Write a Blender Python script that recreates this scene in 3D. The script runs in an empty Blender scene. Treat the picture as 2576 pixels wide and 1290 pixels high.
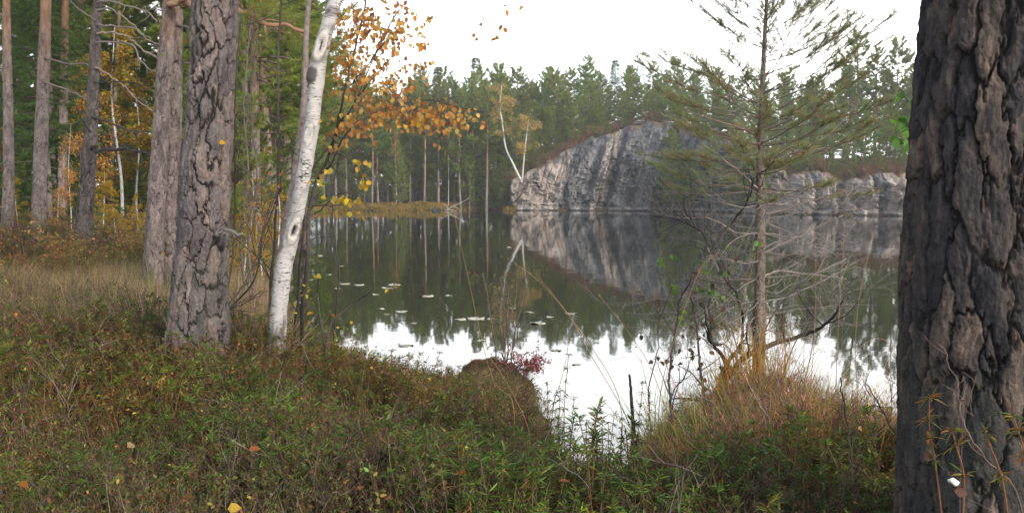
import bpy, math, random
import numpy as np

C = bpy.context.scene.collection
rad = math.radians
PI = math.pi

# ------------------------------------------------------------------ camera model
IMW, IMH = 1024, 512
FPX = 963.0
TH = math.atan(64 / FPX)
CAMZ = 1.75
SC = 1024 / 2576.0           # photo read-out units -> render pixels


def ray(px, py):
    a = (px * SC - 512) / FPX
    b = (256 - py * SC) / FPX
    return np.array([a, math.cos(TH) + b * math.sin(TH), b * math.cos(TH) - math.sin(TH)])


def P(px, py, d):
    r = ray(px, py)
    return np.array([0, 0, CAMZ]) + r * (d / r[1])


def W(px, py, z=0.0):
    r = ray(px, py)
    return np.array([0, 0, CAMZ]) + r * ((z - CAMZ) / r[2])


def mpu(d):                   # metres per read-out unit at depth d
    return SC * d / FPX


# ------------------------------------------------------------------ noise
_T = np.random.default_rng(7).random(8192)


def _h(ix, iy, iz):
    return _T[((ix * 73856093) ^ (iy * 19349663) ^ (iz * 83492791)) & 8191]


def vnoise(p):
    i = np.floor(p).astype(np.int64)
    f = p - i
    f = f * f * (3 - 2 * f)
    x, y, z = i[..., 0], i[..., 1], i[..., 2]
    fx, fy, fz = f[..., 0], f[..., 1], f[..., 2]
    r = 0
    for dx in (0, 1):
        for dy in (0, 1):
            for dz in (0, 1):
                w = (fx if dx else 1 - fx) * (fy if dy else 1 - fy) * (fz if dz else 1 - fz)
                r = r + w * _h(x + dx, y + dy, z + dz)
    return r * 2 - 1


def fbm(p, octv=4, gain=0.5):
    a, s, r = 1.0, 1.0, 0
    for k in range(octv):
        r = r + a * vnoise(p * s + 17.3 * k)
        a *= gain
        s *= 2.03
    return r


def sstep(a, b, x):
    t = np.clip((x - a) / (b - a), 0, 1)
    return t * t * (3 - 2 * t)


def nrm(v):
    return v / np.maximum(np.linalg.norm(v, axis=-1, keepdims=True), 1e-9)


# ------------------------------------------------------------------ mesh helpers
class MB:
    """collects vertices, quads and triangles for ONE mesh object"""

    def __init__(self):
        self.V, self.Q, self.T, self.col, self.qm, self.tm = [], [], [], [], [], []
        self.n = 0

    def add(self, V, Q=None, T=None, col=(0.5, 0.5, 0.5), m=0):
        V = np.asarray(V, float).reshape(-1, 3)
        col = np.asarray(col, float)
        if col.ndim == 1:
            col = np.broadcast_to(col, (len(V), 3))
        self.V.append(V)
        self.col.append(col)
        if Q is not None and len(Q):
            Q = np.asarray(Q, np.int64).reshape(-1, 4)
            self.Q.append(Q + self.n)
            self.qm.append(np.full(len(Q), m))
        if T is not None and len(T):
            T = np.asarray(T, np.int64).reshape(-1, 3)
            self.T.append(T + self.n)
            self.tm.append(np.full(len(T), m))
        self.n += len(V)

    def mesh(self, name, mats, smooth=False):
        V = np.concatenate(self.V)
        col = np.concatenate(self.col)
        Q = np.concatenate(self.Q) if self.Q else np.zeros((0, 4), np.int64)
        T = np.concatenate(self.T) if self.T else np.zeros((0, 3), np.int64)
        mi = np.concatenate(self.qm + self.tm)
        me = bpy.data.meshes.new(name)
        me.vertices.add(len(V))
        me.vertices.foreach_set('co', V.astype(np.float32).ravel())
        loops = np.concatenate([Q.ravel(), T.ravel()]).astype(np.int32)
        me.loops.add(len(loops))
        me.loops.foreach_set('vertex_index', loops)
        starts = np.concatenate([np.arange(len(Q)) * 4, len(Q) * 4 + np.arange(len(T)) * 3]).astype(np.int32)
        me.polygons.add(len(starts))
        me.polygons.foreach_set('loop_start', starts)
        for m in mats:
            me.materials.append(m)
        me.polygons.foreach_set('material_index', mi.astype(np.int32))
        if smooth:
            me.polygons.foreach_set('use_smooth', np.ones(len(starts), bool))
        at = me.attributes.new('col', 'FLOAT_COLOR', 'POINT')
        at.data.foreach_set('color', np.concatenate([col, np.ones((len(col), 1))], 1).astype(np.float32).ravel())
        me.update(calc_edges=True)
        return me


def link(name, me, parent=None, loc=None):
    o = bpy.data.objects.new(name, me)
    C.objects.link(o)
    if parent is not None:
        o.parent = parent
    if loc is not None:
        o.location = loc
    return o


def tag(o, label=None, cat=None, group=None, kind=None):
    if label:
        o['label'] = label
    if cat:
        o['category'] = cat
    if group:
        o['group'] = group
    if kind:
        o['kind'] = kind
    return o


def thing(name, label, cat, loc=(0, 0, 0), rz=0.0, group=None, sc=1.0):
    o = bpy.data.objects.new(name, None)
    C.objects.link(o)
    o.location = [float(c) for c in loc]
    o.rotation_euler = (0, 0, rz)
    o.scale = (sc, sc, sc) if np.isscalar(sc) else sc
    return tag(o, label, cat, group)


def spline(pts, n):
    """Catmull-Rom through pts, n samples"""
    p = np.asarray(pts, float)
    if len(p) == 2:
        t = np.linspace(0, 1, n)[:, None]
        return p[0] * (1 - t) + p[1] * t
    q = np.vstack([2 * p[0] - p[1], p, 2 * p[-1] - p[-2]])
    t = np.linspace(0, len(p) - 1 - 1e-6, n)
    i = t.astype(int)
    f = (t - i)[:, None]
    a, b, c, d = q[i], q[i + 1], q[i + 2], q[i + 3]
    return 0.5 * (2 * b + (c - a) * f + (2 * a - 5 * b + 4 * c - d) * f ** 2 + (3 * b - a - 3 * c + d) * f ** 3)


def polysmooth(p, n, k):
    """even resampling of a polyline, corners rounded by a moving average (never doubles back)"""
    p = np.asarray(p, float)
    s = np.concatenate([[0], np.cumsum(np.linalg.norm(np.diff(p, axis=0), axis=1))])
    q = np.stack([np.interp(np.linspace(0, s[-1], n), s, p[:, c]) for c in range(3)], -1)
    for _ in range(2):
        e = np.vstack([2 * q[0] - q[k:0:-1], q, 2 * q[-1] - q[-2:-k - 2:-1]])
        w = np.ones(2 * k + 1) / (2 * k + 1)
        q = np.stack([np.convolve(e[:, c], w, 'valid') for c in range(3)], -1)
    return q


def frames(path):
    t = nrm(np.gradient(path, axis=0))
    ref = np.array([1.0, 0, 0]) if abs(t[0][0]) < 0.8 else np.array([0, 1.0, 0])
    u = nrm(np.cross(np.broadcast_to(ref, t.shape), t))
    for i in range(1, len(u)):
        v = u[i - 1] - t[i] * np.dot(u[i - 1], t[i])
        u[i] = v / max(np.linalg.norm(v), 1e-9)
    return t, u, np.cross(t, u)


def tube(mb, path, r, ns=6, col=(0.2, 0.16, 0.13), m=0, cap=True):
    path = np.asarray(path, float)
    n = len(path)
    r = np.broadcast_to(np.asarray(r, float), (n,))
    t, u, v = frames(path)
    th = np.linspace(0, 2 * PI, ns, endpoint=False)
    V = path[:, None] + r[:, None, None] * (np.cos(th)[None, :, None] * u[:, None] + np.sin(th)[None, :, None] * v[:, None])
    i = np.arange(n - 1)[:, None] * ns
    j = np.arange(ns)[None]
    j2 = (j + 1) % ns
    Q = np.stack([i + j, i + j2, i + ns + j2, i + ns + j], -1).reshape(-1, 4)
    V = V.reshape(-1, 3)
    T = []
    if cap:
        V = np.vstack([V, path[-1] + t[-1] * r[-1] * 0.6, path[0]])
        T = [[(n - 1) * ns + k, (n - 1) * ns + (k + 1) % ns, n * ns] for k in range(ns)]
        T += [[(k + 1) % ns, k, n * ns + 1] for k in range(ns)]
    mb.add(V, Q, T, col, m)


def tubes(mb, paths, radii, ns=3, col=(0.2, 0.16, 0.13), m=0):
    """many thin tubes at once. paths (N,K,3), radii (N,K)"""
    N, K, _ = paths.shape
    t = nrm(np.gradient(paths, axis=1))
    ref = np.where(np.abs(t[..., 2:3]) < 0.9, np.array([0, 0, 1.0]), np.array([1.0, 0, 0]))
    u = nrm(np.cross(ref, t))
    v = np.cross(t, u)
    th = np.linspace(0, 2 * PI, ns, endpoint=False)
    V = paths[:, :, None] + radii[:, :, None, None] * (np.cos(th)[:, None] * u[:, :, None] + np.sin(th)[:, None] * v[:, :, None])
    base = (np.arange(N) * K * ns)[:, None, None]
    i = (np.arange(K - 1) * ns)[None, :, None]
    j = np.arange(ns)[None, None]
    j2 = (j + 1) % ns
    Q = np.stack([base + i + j, base + i + j2, base + i + ns + j2, base + i + ns + j], -1).reshape(-1, 4)
    col = np.asarray(col, float)
    if col.ndim == 2:
        col = np.repeat(col, K * ns, 0)
    mb.add(V.reshape(-1, 3), Q, None, col, m)


def needles(mb, pos, dr, L, w, col, rng, m=0):
    """single-triangle needles"""
    N = len(pos)
    dr = nrm(dr)
    side = nrm(np.cross(dr, rng.normal(size=(N, 3)))) * (np.asarray(w) * 0.5 * np.ones(N))[:, None]
    V = np.stack([pos - side, pos + side, pos + dr * (np.asarray(L) * np.ones(N))[:, None]], 1).reshape(-1, 3)
    col = np.asarray(col, float)
    if col.ndim == 2:
        col = np.repeat(col, 3, 0)
    mb.add(V, None, np.arange(N * 3).reshape(-1, 3), col, m)


def leaves(mb, pos, dr, L, Wd, col, rng, fold=0.25, droop=0.15, m=0, up=None):
    """leaf = two quads folded on the midrib"""
    N = len(pos)
    dr = nrm(dr)
    if up is None:
        up = rng.normal(size=(N, 3)) * 0.5 + np.array([0, 0, 1.0])
    s = nrm(np.cross(dr, up))
    nn = np.cross(s, dr)
    L = (np.asarray(L) * np.ones(N))[:, None]
    Wd = (np.asarray(Wd) * np.ones(N))[:, None] * 0.5
    f = nn * Wd * fold
    dn = -nn * L * droop
    p = [pos, pos + dr * L * 0.28 + s * Wd * 0.95 + f, pos + dr * L * 0.68 + s * Wd * 0.75 + f + dn * 0.5,
         pos + dr * L + dn, pos + dr * L * 0.68 - s * Wd * 0.75 + f + dn * 0.5, pos + dr * L * 0.28 - s * Wd * 0.95 + f,
         pos + dr * L * 0.5 + dn * 0.2]
    V = np.stack(p, 1).reshape(-1, 3)
    b = np.arange(N)[:, None] * 7
    Q = np.concatenate([b + np.array([[0, 1, 2, 6]]), b + np.array([[6, 2, 3, 4]]), b + np.array([[0, 6, 4, 5]])], 0)
    col = np.asarray(col, float)
    if col.ndim == 2:
        col = np.repeat(col, 7, 0)
    mb.add(V, Q, None, col, m)


def blades(mb, pos, dr, L, w, bend, col, rng, K=4, m=0):
    """grass blades: K-segment ribbons arching over"""
    N = len(pos)
    dr = nrm(dr)
    h = rng.normal(size=(N, 3)); h[:, 2] = 0
    h = nrm(h + dr * np.array([1, 1, 0]) * 2)
    s = nrm(np.cross(h, dr))
    L = np.asarray(L) * np.ones(N)
    w = np.asarray(w) * np.ones(N)
    bend = np.asarray(bend) * np.ones(N)
    V = []
    p = pos.copy()
    d = dr.copy()
    for k in range(K + 1):
        wk = w * (1 - (k / K) ** 2 * 0.92)
        V += [p - s * wk[:, None] / 2, p + s * wk[:, None] / 2]
        p = p + d * (L / K)[:, None]
        d = nrm(d + h * (bend * (0.3 + k * 0.5) / K)[:, None] - np.array([0, 0, 1.0]) * (bend * k * 0.5 / K)[:, None])
    V = np.stack(V, 1).reshape(-1, 3)
    nv = 2 * (K + 1)
    b = np.arange(N)[:, None] * nv
    Q = np.concatenate([b + np.array([[2 * k, 2 * k + 1, 2 * k + 3, 2 * k + 2]]) for k in range(K)], 0)
    col = np.asarray(col, float)
    if col.ndim == 2:
        col = np.repeat(col, nv, 0)
    mb.add(V, Q, None, col, m)


def pick(pal, n, rng, jit=0.25):
    pal = np.asarray(pal, float)
    c = pal[rng.integers(0, len(pal), n)]
    return np.clip(c * (1 + rng.normal(size=(n, 1)) * jit) * (1 + rng.normal(size=(n, 3)) * jit * 0.25), 0.004, 0.9)


# ------------------------------------------------------------------ materials
def newmat(name):
    m = bpy.data.materials.new(name)
    m.use_nodes = True
    nt = m.node_tree
    nt.nodes.clear()
    out = nt.nodes.new('ShaderNodeOutputMaterial')
    return m, nt, out


def N(nt, typ, **kw):
    n = nt.nodes.new(typ)
    for k, v in kw.items():
        if k.startswith('i_'):
            n.inputs[k[2:].replace('_', ' ')].default_value = v
        else:
            setattr(n, k, v)
    return n


def ramp(nt, fac, stops):
    r = nt.nodes.new('ShaderNodeValToRGB')
    e = r.color_ramp.elements
    while len(e) > 1:
        e.remove(e[-1])
    e[0].position = stops[0][0]
    e[0].color = (*stops[0][1], 1)
    for p, c in stops[1:]:
        x = e.new(p)
        x.color = (*c, 1)
    nt.links.new(fac, r.inputs[0])
    return r.outputs[0]


def noise(nt, vec, scale, detail=4, rough=0.55, mapscale=None, rot=None):
    if mapscale is not None or rot is not None:
        mp = nt.nodes.new('ShaderNodeMapping')
        if mapscale is not None:
            mp.inputs['Scale'].default_value = mapscale
        if rot is not None:
            mp.inputs['Rotation'].default_value = rot
        nt.links.new(vec, mp.inputs[0])
        vec = mp.outputs[0]
    n = N(nt, 'ShaderNodeTexNoise')
    n.inputs['Scale'].default_value = scale
    n.inputs['Detail'].default_value = detail
    n.inputs['Roughness'].default_value = rough
    nt.links.new(vec, n.inputs['Vector'])
    return n.outputs[0]


def mix(nt, fac, a, b, mode='MIX'):
    n = nt.nodes.new('ShaderNodeMix')
    n.data_type = 'RGBA'
    n.blend_type = mode
    for s, v in ((0, fac), (6, a), (7, b)):
        if hasattr(v, 'is_output'):
            nt.links.new(v, n.inputs[s])
        else:
            n.inputs[s].default_value = v if s == 0 else (*v, 1)
    return n.outputs[2]


def bsdf(nt, out, color, rough=0.8, spec=0.3, bumps=()):
    b = nt.nodes.new('ShaderNodeBsdfPrincipled')
    if hasattr(color, 'is_output'):
        nt.links.new(color, b.inputs['Base Color'])
    else:
        b.inputs['Base Color'].default_value = (*color, 1)
    b.inputs['Roughness'].default_value = rough
    b.inputs['Specular IOR Level'].default_value = spec
    last = None
    for h, st, dist in bumps:
        bp = nt.nodes.new('ShaderNodeBump')
        bp.inputs['Strength'].default_value = st
        bp.inputs['Distance'].default_value = dist
        nt.links.new(h, bp.inputs['Height'])
        if last is not None:
            nt.links.new(last, bp.inputs['Normal'])
        last = bp.outputs[0]
    if last is not None:
        nt.links.new(last, b.inputs['Normal'])
    nt.links.new(b.outputs[0], out.inputs[0])
    return b


def foliage_mat(name, trans=0.35, rough=0.5, spec=0.25, objvar=0.0):
    m, nt, out = newmat(name)
    a = N(nt, 'ShaderNodeAttribute', attribute_name='col')
    colr = a.outputs[0]
    if objvar:
        oi = N(nt, 'ShaderNodeObjectInfo')
        hs = N(nt, 'ShaderNodeHueSaturation')
        mr = N(nt, 'ShaderNodeMapRange')
        mr.inputs[3].default_value = 1 - objvar
        mr.inputs[4].default_value = 1 + objvar
        nt.links.new(oi.outputs['Random'], mr.inputs[0])
        nt.links.new(mr.outputs[0], hs.inputs['Value'])
        mr2 = N(nt, 'ShaderNodeMapRange')
        mr2.inputs[3].default_value = 0.485
        mr2.inputs[4].default_value = 0.52
        ml = N(nt, 'ShaderNodeMath', operation='FRACT')
        mm = N(nt, 'ShaderNodeMath', operation='MULTIPLY')
        mm.inputs[1].default_value = 7.31
        nt.links.new(oi.outputs['Random'], mm.inputs[0])
        nt.links.new(mm.outputs[0], ml.inputs[0])
        nt.links.new(ml.outputs[0], mr2.inputs[0])
        nt.links.new(mr2.outputs[0], hs.inputs['Hue'])
        nt.links.new(colr, hs.inputs['Color'])
        colr = hs.outputs[0]
    b = nt.nodes.new('ShaderNodeBsdfPrincipled')
    nt.links.new(colr, b.inputs['Base Color'])
    b.inputs['Roughness'].default_value = rough
    b.inputs['Specular IOR Level'].default_value = spec
    t = nt.nodes.new('ShaderNodeBsdfTranslucent')
    g = nt.nodes.new('ShaderNodeGamma')
    g.inputs[1].default_value = 0.9
    nt.links.new(colr, g.inputs[0])
    nt.links.new(g.outputs[0], t.inputs[0])
    mx = nt.nodes.new('ShaderNodeMixShader')
    mx.inputs[0].default_value = trans
    nt.links.new(b.outputs[0], mx.inputs[1])
    nt.links.new(t.outputs[0], mx.inputs[2])
    nt.links.new(mx.outputs[0], out.inputs[0])
    return m


def attr_mat(name, rough=0.85, spec=0.2, nscale=40, nstr=0.5, namp=0.35):
    m, nt, out = newmat(name)
    a = N(nt, 'ShaderNodeAttribute', attribute_name='col')
    tc = N(nt, 'ShaderNodeTexCoord')
    n = noise(nt, tc.outputs['Object'], nscale)
    v = ramp(nt, n, [(0.25, (1 - namp,) * 3), (0.75, (1 + namp,) * 3)])
    c = mix(nt, 1.0, a.outputs[0], v, 'MULTIPLY')
    bsdf(nt, out, c, rough, spec, [(n, nstr, 0.01)])
    return m


M_needle = foliage_mat('pine_needles', 0.5, 0.55, 0.2, objvar=0.22)
M_needle_near = foliage_mat('young_pine_needles', 0.5, 0.5, 0.25)
M_leaf = foliage_mat('autumn_leaves', 0.5, 0.5, 0.3)
M_shrub = foliage_mat('shrub_leaves', 0.35, 0.45, 0.28)
M_grass = foliage_mat('grass_blades', 0.4, 0.6, 0.2)
M_twig = attr_mat('twig_bark', nscale=60, nstr=0.3)


def mk_trunk_mat():
    m, nt, out = newmat('pine_trunk_bark')
    tc = N(nt, 'ShaderNodeTexCoord')
    o = tc.outputs['Object']
    oi = N(nt, 'ShaderNodeObjectInfo')
    ad = N(nt, 'ShaderNodeVectorMath', operation='ADD')
    nt.links.new(o, ad.inputs[0]); nt.links.new(oi.outputs['Location'], ad.inputs[1])
    o2 = ad.outputs[0]
    sx = N(nt, 'ShaderNodeSeparateXYZ')
    nt.links.new(o, sx.inputs[0])
    n1 = noise(nt, o2, 5, 5, 0.65, (1, 1, 0.25))
    n2 = noise(nt, o2, 2.0, 3, 0.6, (1, 1, 0.3))
    ht = N(nt, 'ShaderNodeMath', operation='MULTIPLY_ADD')
    nt.links.new(n2, ht.inputs[0]); ht.inputs[1].default_value = 5.0
    nt.links.new(sx.outputs[2], ht.inputs[2])
    lo = ramp(nt, n1, [(0.3, (0.08, 0.066, 0.06)), (0.5, (0.2, 0.165, 0.15)), (0.7, (0.34, 0.29, 0.265))])
    hi = ramp(nt, n1, [(0.3, (0.16, 0.075, 0.04)), (0.55, (0.33, 0.16, 0.08)), (0.75, (0.42, 0.25, 0.15))])
    mr = N(nt, 'ShaderNodeMapRange')
    mr.inputs[1].default_value = 5.5; mr.inputs[2].default_value = 10.5
    nt.links.new(ht.outputs[0], mr.inputs[0])
    c = mix(nt, mr.outputs[0], lo, hi)
    bsdf(nt, out, c, 0.9, 0.15, [(n1, 0.7, 0.03)])
    return m


M_trunk = mk_trunk_mat()


def mk_bark_mat(name, crack, plates, orange_z=None):
    """plated bark: attribute col = (plate height, plate random, moss)"""
    m, nt, out = newmat(name)
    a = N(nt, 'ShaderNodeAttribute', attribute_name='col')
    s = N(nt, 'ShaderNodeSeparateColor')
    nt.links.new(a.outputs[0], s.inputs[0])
    tc = N(nt, 'ShaderNodeTexCoord')
    o = tc.outputs['Object']
    n1 = noise(nt, o, 14, 6, 0.65, (1, 1, 0.35))
    n2 = noise(nt, o, 60, 5, 0.7, (1, 1, 0.5))
    n3 = noise(nt, o, 3.5, 3, 0.6)
    ad = N(nt, 'ShaderNodeMath', operation='MULTIPLY_ADD')
    nt.links.new(s.outputs[1], ad.inputs[0]); ad.inputs[1].default_value = 0.55
    nt.links.new(n1, ad.inputs[2])
    sb = N(nt, 'ShaderNodeMath', operation='SUBTRACT')
    nt.links.new(ad.outputs[0], sb.inputs[0]); sb.inputs[1].default_value = 0.28
    pl = ramp(nt, sb.outputs[0], plates)
    fine = ramp(nt, n2, [(0.28, (0.45, 0.43, 0.43)), (0.5, (0.95, 0.95, 0.95)), (0.72, (1.5, 1.48, 1.45))])
    pl = mix(nt, 1.0, pl, fine, 'MULTIPLY')
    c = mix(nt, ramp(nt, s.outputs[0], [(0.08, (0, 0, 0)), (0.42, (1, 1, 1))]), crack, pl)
    if orange_z:
        sx = N(nt, 'ShaderNodeSeparateXYZ')
        nt.links.new(o, sx.inputs[0])
        h = N(nt, 'ShaderNodeMath', operation='MULTIPLY_ADD')
        nt.links.new(n3, h.inputs[0]); h.inputs[1].default_value = orange_z * 0.5
        nt.links.new(sx.outputs[2], h.inputs[2])
        mr = N(nt, 'ShaderNodeMapRange')
        mr.inputs[1].default_value = orange_z; mr.inputs[2].default_value = orange_z * 1.5
        nt.links.new(h.outputs[0], mr.inputs[0])
        c = mix(nt, mr.outputs[0], c, ramp(nt, n1, [(0.3, (0.14, 0.08, 0.05)), (0.6, (0.3, 0.16, 0.09)), (0.8, (0.4, 0.26, 0.17))]))
    green = mix(nt, s.outputs[2], c, (0.09, 0.105, 0.07))
    bsdf(nt, out, green, 0.88, 0.18, [(n1, 0.5, 0.03), (n2, 0.8, 0.012)])
    return m


PL_GREY = [(0.15, (0.055, 0.048, 0.049)), (0.38, (0.11, 0.094, 0.095)), (0.55, (0.15, 0.128, 0.126)), (0.72, (0.2, 0.15, 0.132)), (0.9, (0.29, 0.255, 0.24))]
PL_BROWN = [(0.15, (0.018, 0.018, 0.021)), (0.4, (0.037, 0.035, 0.038)), (0.58, (0.06, 0.051, 0.047)), (0.75, (0.115, 0.086, 0.072)), (0.95, (0.22, 0.163, 0.132))]
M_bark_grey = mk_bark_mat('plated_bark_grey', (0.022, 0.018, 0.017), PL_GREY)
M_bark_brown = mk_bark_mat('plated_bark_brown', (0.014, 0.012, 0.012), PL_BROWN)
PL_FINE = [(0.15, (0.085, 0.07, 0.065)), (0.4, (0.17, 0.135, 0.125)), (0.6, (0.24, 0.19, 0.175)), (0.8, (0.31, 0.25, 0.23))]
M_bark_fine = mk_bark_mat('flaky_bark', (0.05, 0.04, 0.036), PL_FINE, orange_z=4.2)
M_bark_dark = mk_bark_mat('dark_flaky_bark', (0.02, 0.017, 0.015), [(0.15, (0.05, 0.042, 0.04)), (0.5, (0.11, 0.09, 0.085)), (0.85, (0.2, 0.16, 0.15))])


def mk_birch_mat():
    m, nt, out = newmat('birch_bark')
    tc = N(nt, 'ShaderNodeTexCoord')
    o = tc.outputs['Object']
    a = N(nt, 'ShaderNodeAttribute', attribute_name='col')
    s = N(nt, 'ShaderNodeSeparateColor')
    nt.links.new(a.outputs[0], s.inputs[0])
    big = noise(nt, o, 5, 4, 0.6, (1, 1, 0.6))
    base = ramp(nt, big, [(0.25, (0.3, 0.285, 0.275)), (0.5, (0.5, 0.48, 0.465)), (0.75, (0.64, 0.62, 0.6))])
    ln = noise(nt, o, 16, 3, 0.6, (1, 1, 6.5))
    c = mix(nt, ramp(nt, ln, [(0.575, (0, 0, 0)), (0.64, (1, 1, 1))]), base, (0.1, 0.085, 0.08))
    ln2 = noise(nt, o, 9, 4, 0.7, (1, 1, 2.2))
    c = mix(nt, ramp(nt, ln2, [(0.6, (0, 0, 0)), (0.65, (1, 1, 1))]), c, (0.025, 0.022, 0.022))
    ln3 = noise(nt, o, 28, 2, 0.5, (1, 1, 9))
    c = mix(nt, ramp(nt, ln3, [(0.5, (0, 0, 0)), (0.72, (0.55, 0.55, 0.55))]), c, (0.3, 0.26, 0.24))
    c = mix(nt, s.outputs[0], c, (0.075, 0.062, 0.055))       # rough dark patches (knots, burr)
    c = mix(nt, s.outputs[1], c, (0.012, 0.008, 0.007))       # open hole
    c = mix(nt, s.outputs[2], c, (0.66, 0.61, 0.54))          # fresh pale callus
    rg = noise(nt, o, 70, 4, 0.7, (1, 1, 2))
    bsdf(nt, out, c, 0.7, 0.25, [(ln, 0.3, 0.004), (rg, 0.3, 0.003)])
    return m


M_birch = mk_birch_mat()

# ------------------------------------------------------------------ shoreline and terrain
# (photo x, photo y of the visible water edge, height of what hides the true edge there)
SHORE_PX = [(800, 528, 0), (790, 536, 0), (776, 556, 0), (752, 592, 0), (730, 640, 0), (716, 690, 0.1), (725, 740, 0.2), (765, 795, 0.35), (860, 842, 0.4), (935, 880, 0.33),
            (1000, 905, 0.33), (1080, 925, 0.33), (1130, 925, 0.33), (1200, 915, 0.33), (1315, 890, 0.33), (1365, 935, 0.33), (1400, 1005, 0.33), (1440, 1080, 0.33), (1480, 1140, 0.3), (1530, 1145, 0.3),
            (1580, 1105, 0.36), (1605, 1045, 0.4), (1680, 1005, 0.33), (1780, 980, 0.33), (1900, 970, 0.33), (2060, 990, 0.35), (2180, 1040, 0.35), (2330, 1090, 0.35)]
near_shore = [W(*q)[:2] for q in SHORE_PX]
near_shore += [np.array(p) for p in [(4.6, 5.3), (7.5, 5.6), (14, 9), (24, 20), (36, 38), (48, 56)]]
FAR_PX = [(2700, 545), (2500, 543.5), (2310, 542.5), (2150, 541), (1950, 537.5), (1800, 533), (1730, 531), (1640, 530), (1500, 529), (1380, 528.5), (1275, 528.5),
          (1240, 525), (1180, 526.5), (1100, 528), (1000, 528.5), (930, 529.5), (860, 528)]
far_shore = [W(x, y)[:2] for x, y in FAR_PX]
POLY = np.array(near_shore + far_shore)


def sdist(x, y):
    """signed distance to the lake (negative over water)"""
    p = np.stack([x, y], -1).reshape(-1, 2)
    a = POLY
    b = np.roll(POLY, -1, 0)
    dmin = np.full(len(p), 1e9)
    ins = np.zeros(len(p), bool)
    for k in range(len(a)):
        e = b[k] - a[k]
        t = np.clip(((p - a[k]) @ e) / (e @ e), 0, 1)
        dmin = np.minimum(dmin, np.linalg.norm(p - a[k] - t[:, None] * e, axis=1))
        c = (a[k][1] > p[:, 1]) != (b[k][1] > p[:, 1])
        with np.errstate(divide='ignore', invalid='ignore'):
            xi = a[k][0] + (p[:, 1] - a[k][1]) * e[0] / e[1]
        ins ^= c & (p[:, 0] < xi)
    return np.where(ins, -dmin, dmin).reshape(np.shape(x))


HILL_PX = [(600, 0.2), (900, 0.4), (1100, 0.8), (1270, 2.3), (1400, 5.0), (1540, 7.2), (1640, 8.5), (1760, 8.0), (1900, 6.2), (2000, 4.2), (2300, 4.2), (2800, 6)]


def terrain(x, y):
    x = np.asarray(x, float)
    y = np.asarray(y, float)
    sd = sdist(x, y)
    px = (x / np.maximum(y, 1) * FPX + 512) / SC
    out = np.maximum(sd, 0)
    near = 1 - sstep(22, 45, y + np.maximum(-x - 20, 0) * 0)
    bank = 0.17 * (1 - np.exp(-out / 0.15)) + 0.21 * sstep(0.2, 1.8, out)
    land = bank * near + (1 - near) * 0.3 * (1 - np.exp(-out / 0.8))
    rise = 0.013 * np.clip(out, 0, 40) + 0.035 * np.clip(out - 14, 0, 60) * sstep(40, 70, y)
    rise = rise + 0.02 * np.clip(-x - 1.5, 0, 30) * near
    hh = np.interp(px, [p[0] for p in HILL_PX], [p[1] for p in HILL_PX])
    far = sstep(50, 62, y)
    hill = hh * sstep(2.6, 8.5, out) * far * sstep(1050, 1350, px)
    q = np.stack([x * 0.9, y * 0.9, np.zeros_like(x)], -1)
    bump = fbm(q, 3) * (0.035 + 0.05 * sstep(10, 30, y)) * sstep(0.1, 1.0, out)
    under = -0.9 * (1 - np.exp(np.minimum(sd, 0) / 0.8))
    return np.where(sd > 0, land + rise + hill + bump + 0.02, under)


def gz(x, y):
    return float(terrain(np.array([x]), np.array([y]))[0])


M_ground_, nt_, out_ = newmat('forest_floor')
tc_ = N(nt_, 'ShaderNodeTexCoord')
g1 = noise(nt_, tc_.outputs['Object'], 3.0, 6, 0.7)
g2 = noise(nt_, tc_.outputs['Object'], 0.35, 3, 0.6)
ga = ramp(nt_, g1, [(0.3, (0.03, 0.024, 0.015)), (0.5, (0.075, 0.06, 0.03)), (0.7, (0.11, 0.1, 0.04))])
gb = ramp(nt_, g1, [(0.3, (0.06, 0.03, 0.02)), (0.6, (0.12, 0.07, 0.04)), (0.8, (0.11, 0.1, 0.045))])
bsdf(nt_, out_, mix(nt_, ramp(nt_, g2, [(0.4, (0, 0, 0)), (0.6, (1, 1, 1))]), ga, gb), 0.95, 0.1, [(g1, 0.8, 0.05)])

ys = np.concatenate([np.linspace(-8, 1.5, 14), np.linspace(1.8, 14, 120), np.geomspace(14.2, 130, 170), np.geomspace(133, 900, 22)])
ts = np.linspace(-1, 1, 241)
ts = np.sign(ts) * (0.45 * np.abs(ts) + 0.55 * np.abs(ts) ** 3)
GX = ts[None] * (14 + np.maximum(ys, 0)[:, None] * 1.15)
GY = np.broadcast_to(ys[:, None], GX.shape)
GZ = terrain(GX, GY)
mb = MB()
nr, nc = GX.shape
ii = (np.arange(nr - 1)[:, None] * nc + np.arange(nc - 1)[None])
mb.add(np.stack([GX, GY, GZ], -1), np.stack([ii, ii + 1, ii + nc + 1, ii + nc], -1).reshape(-1, 4))
ground = tag(link('ground', mb.mesh('ground', [M_ground_], True)), 'dark mossy forest floor and lake banks', kind='structure')

# water
M_water, nt_, out_ = newmat('lake_water')
tc_ = N(nt_, 'ShaderNodeTexCoord')
w1 = noise(nt_, tc_.outputs['Object'], 0.8, 2, 0.5, (1.0, 0.55, 1))
w2 = noise(nt_, tc_.outputs['Object'], 5.0, 2, 0.5, (1.0, 0.6, 1))
wb = bsdf(nt_, out_, (0.014, 0.014, 0.007), 0.03, 0.5, [(w1, 0.09, 0.05), (w2, 0.04, 0.01)])
wb.inputs['IOR'].default_value = 1.36
mb = MB()
mb.add([(-60, -2, 0), (170, -2, 0), (170, 125, 0), (-60, 125, 0)], [[0, 1, 2, 3]])
tag(link('lake_water', mb.mesh('lake_water', [M_water])), 'still dark lake mirroring the wood and white sky', kind='structure')

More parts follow.
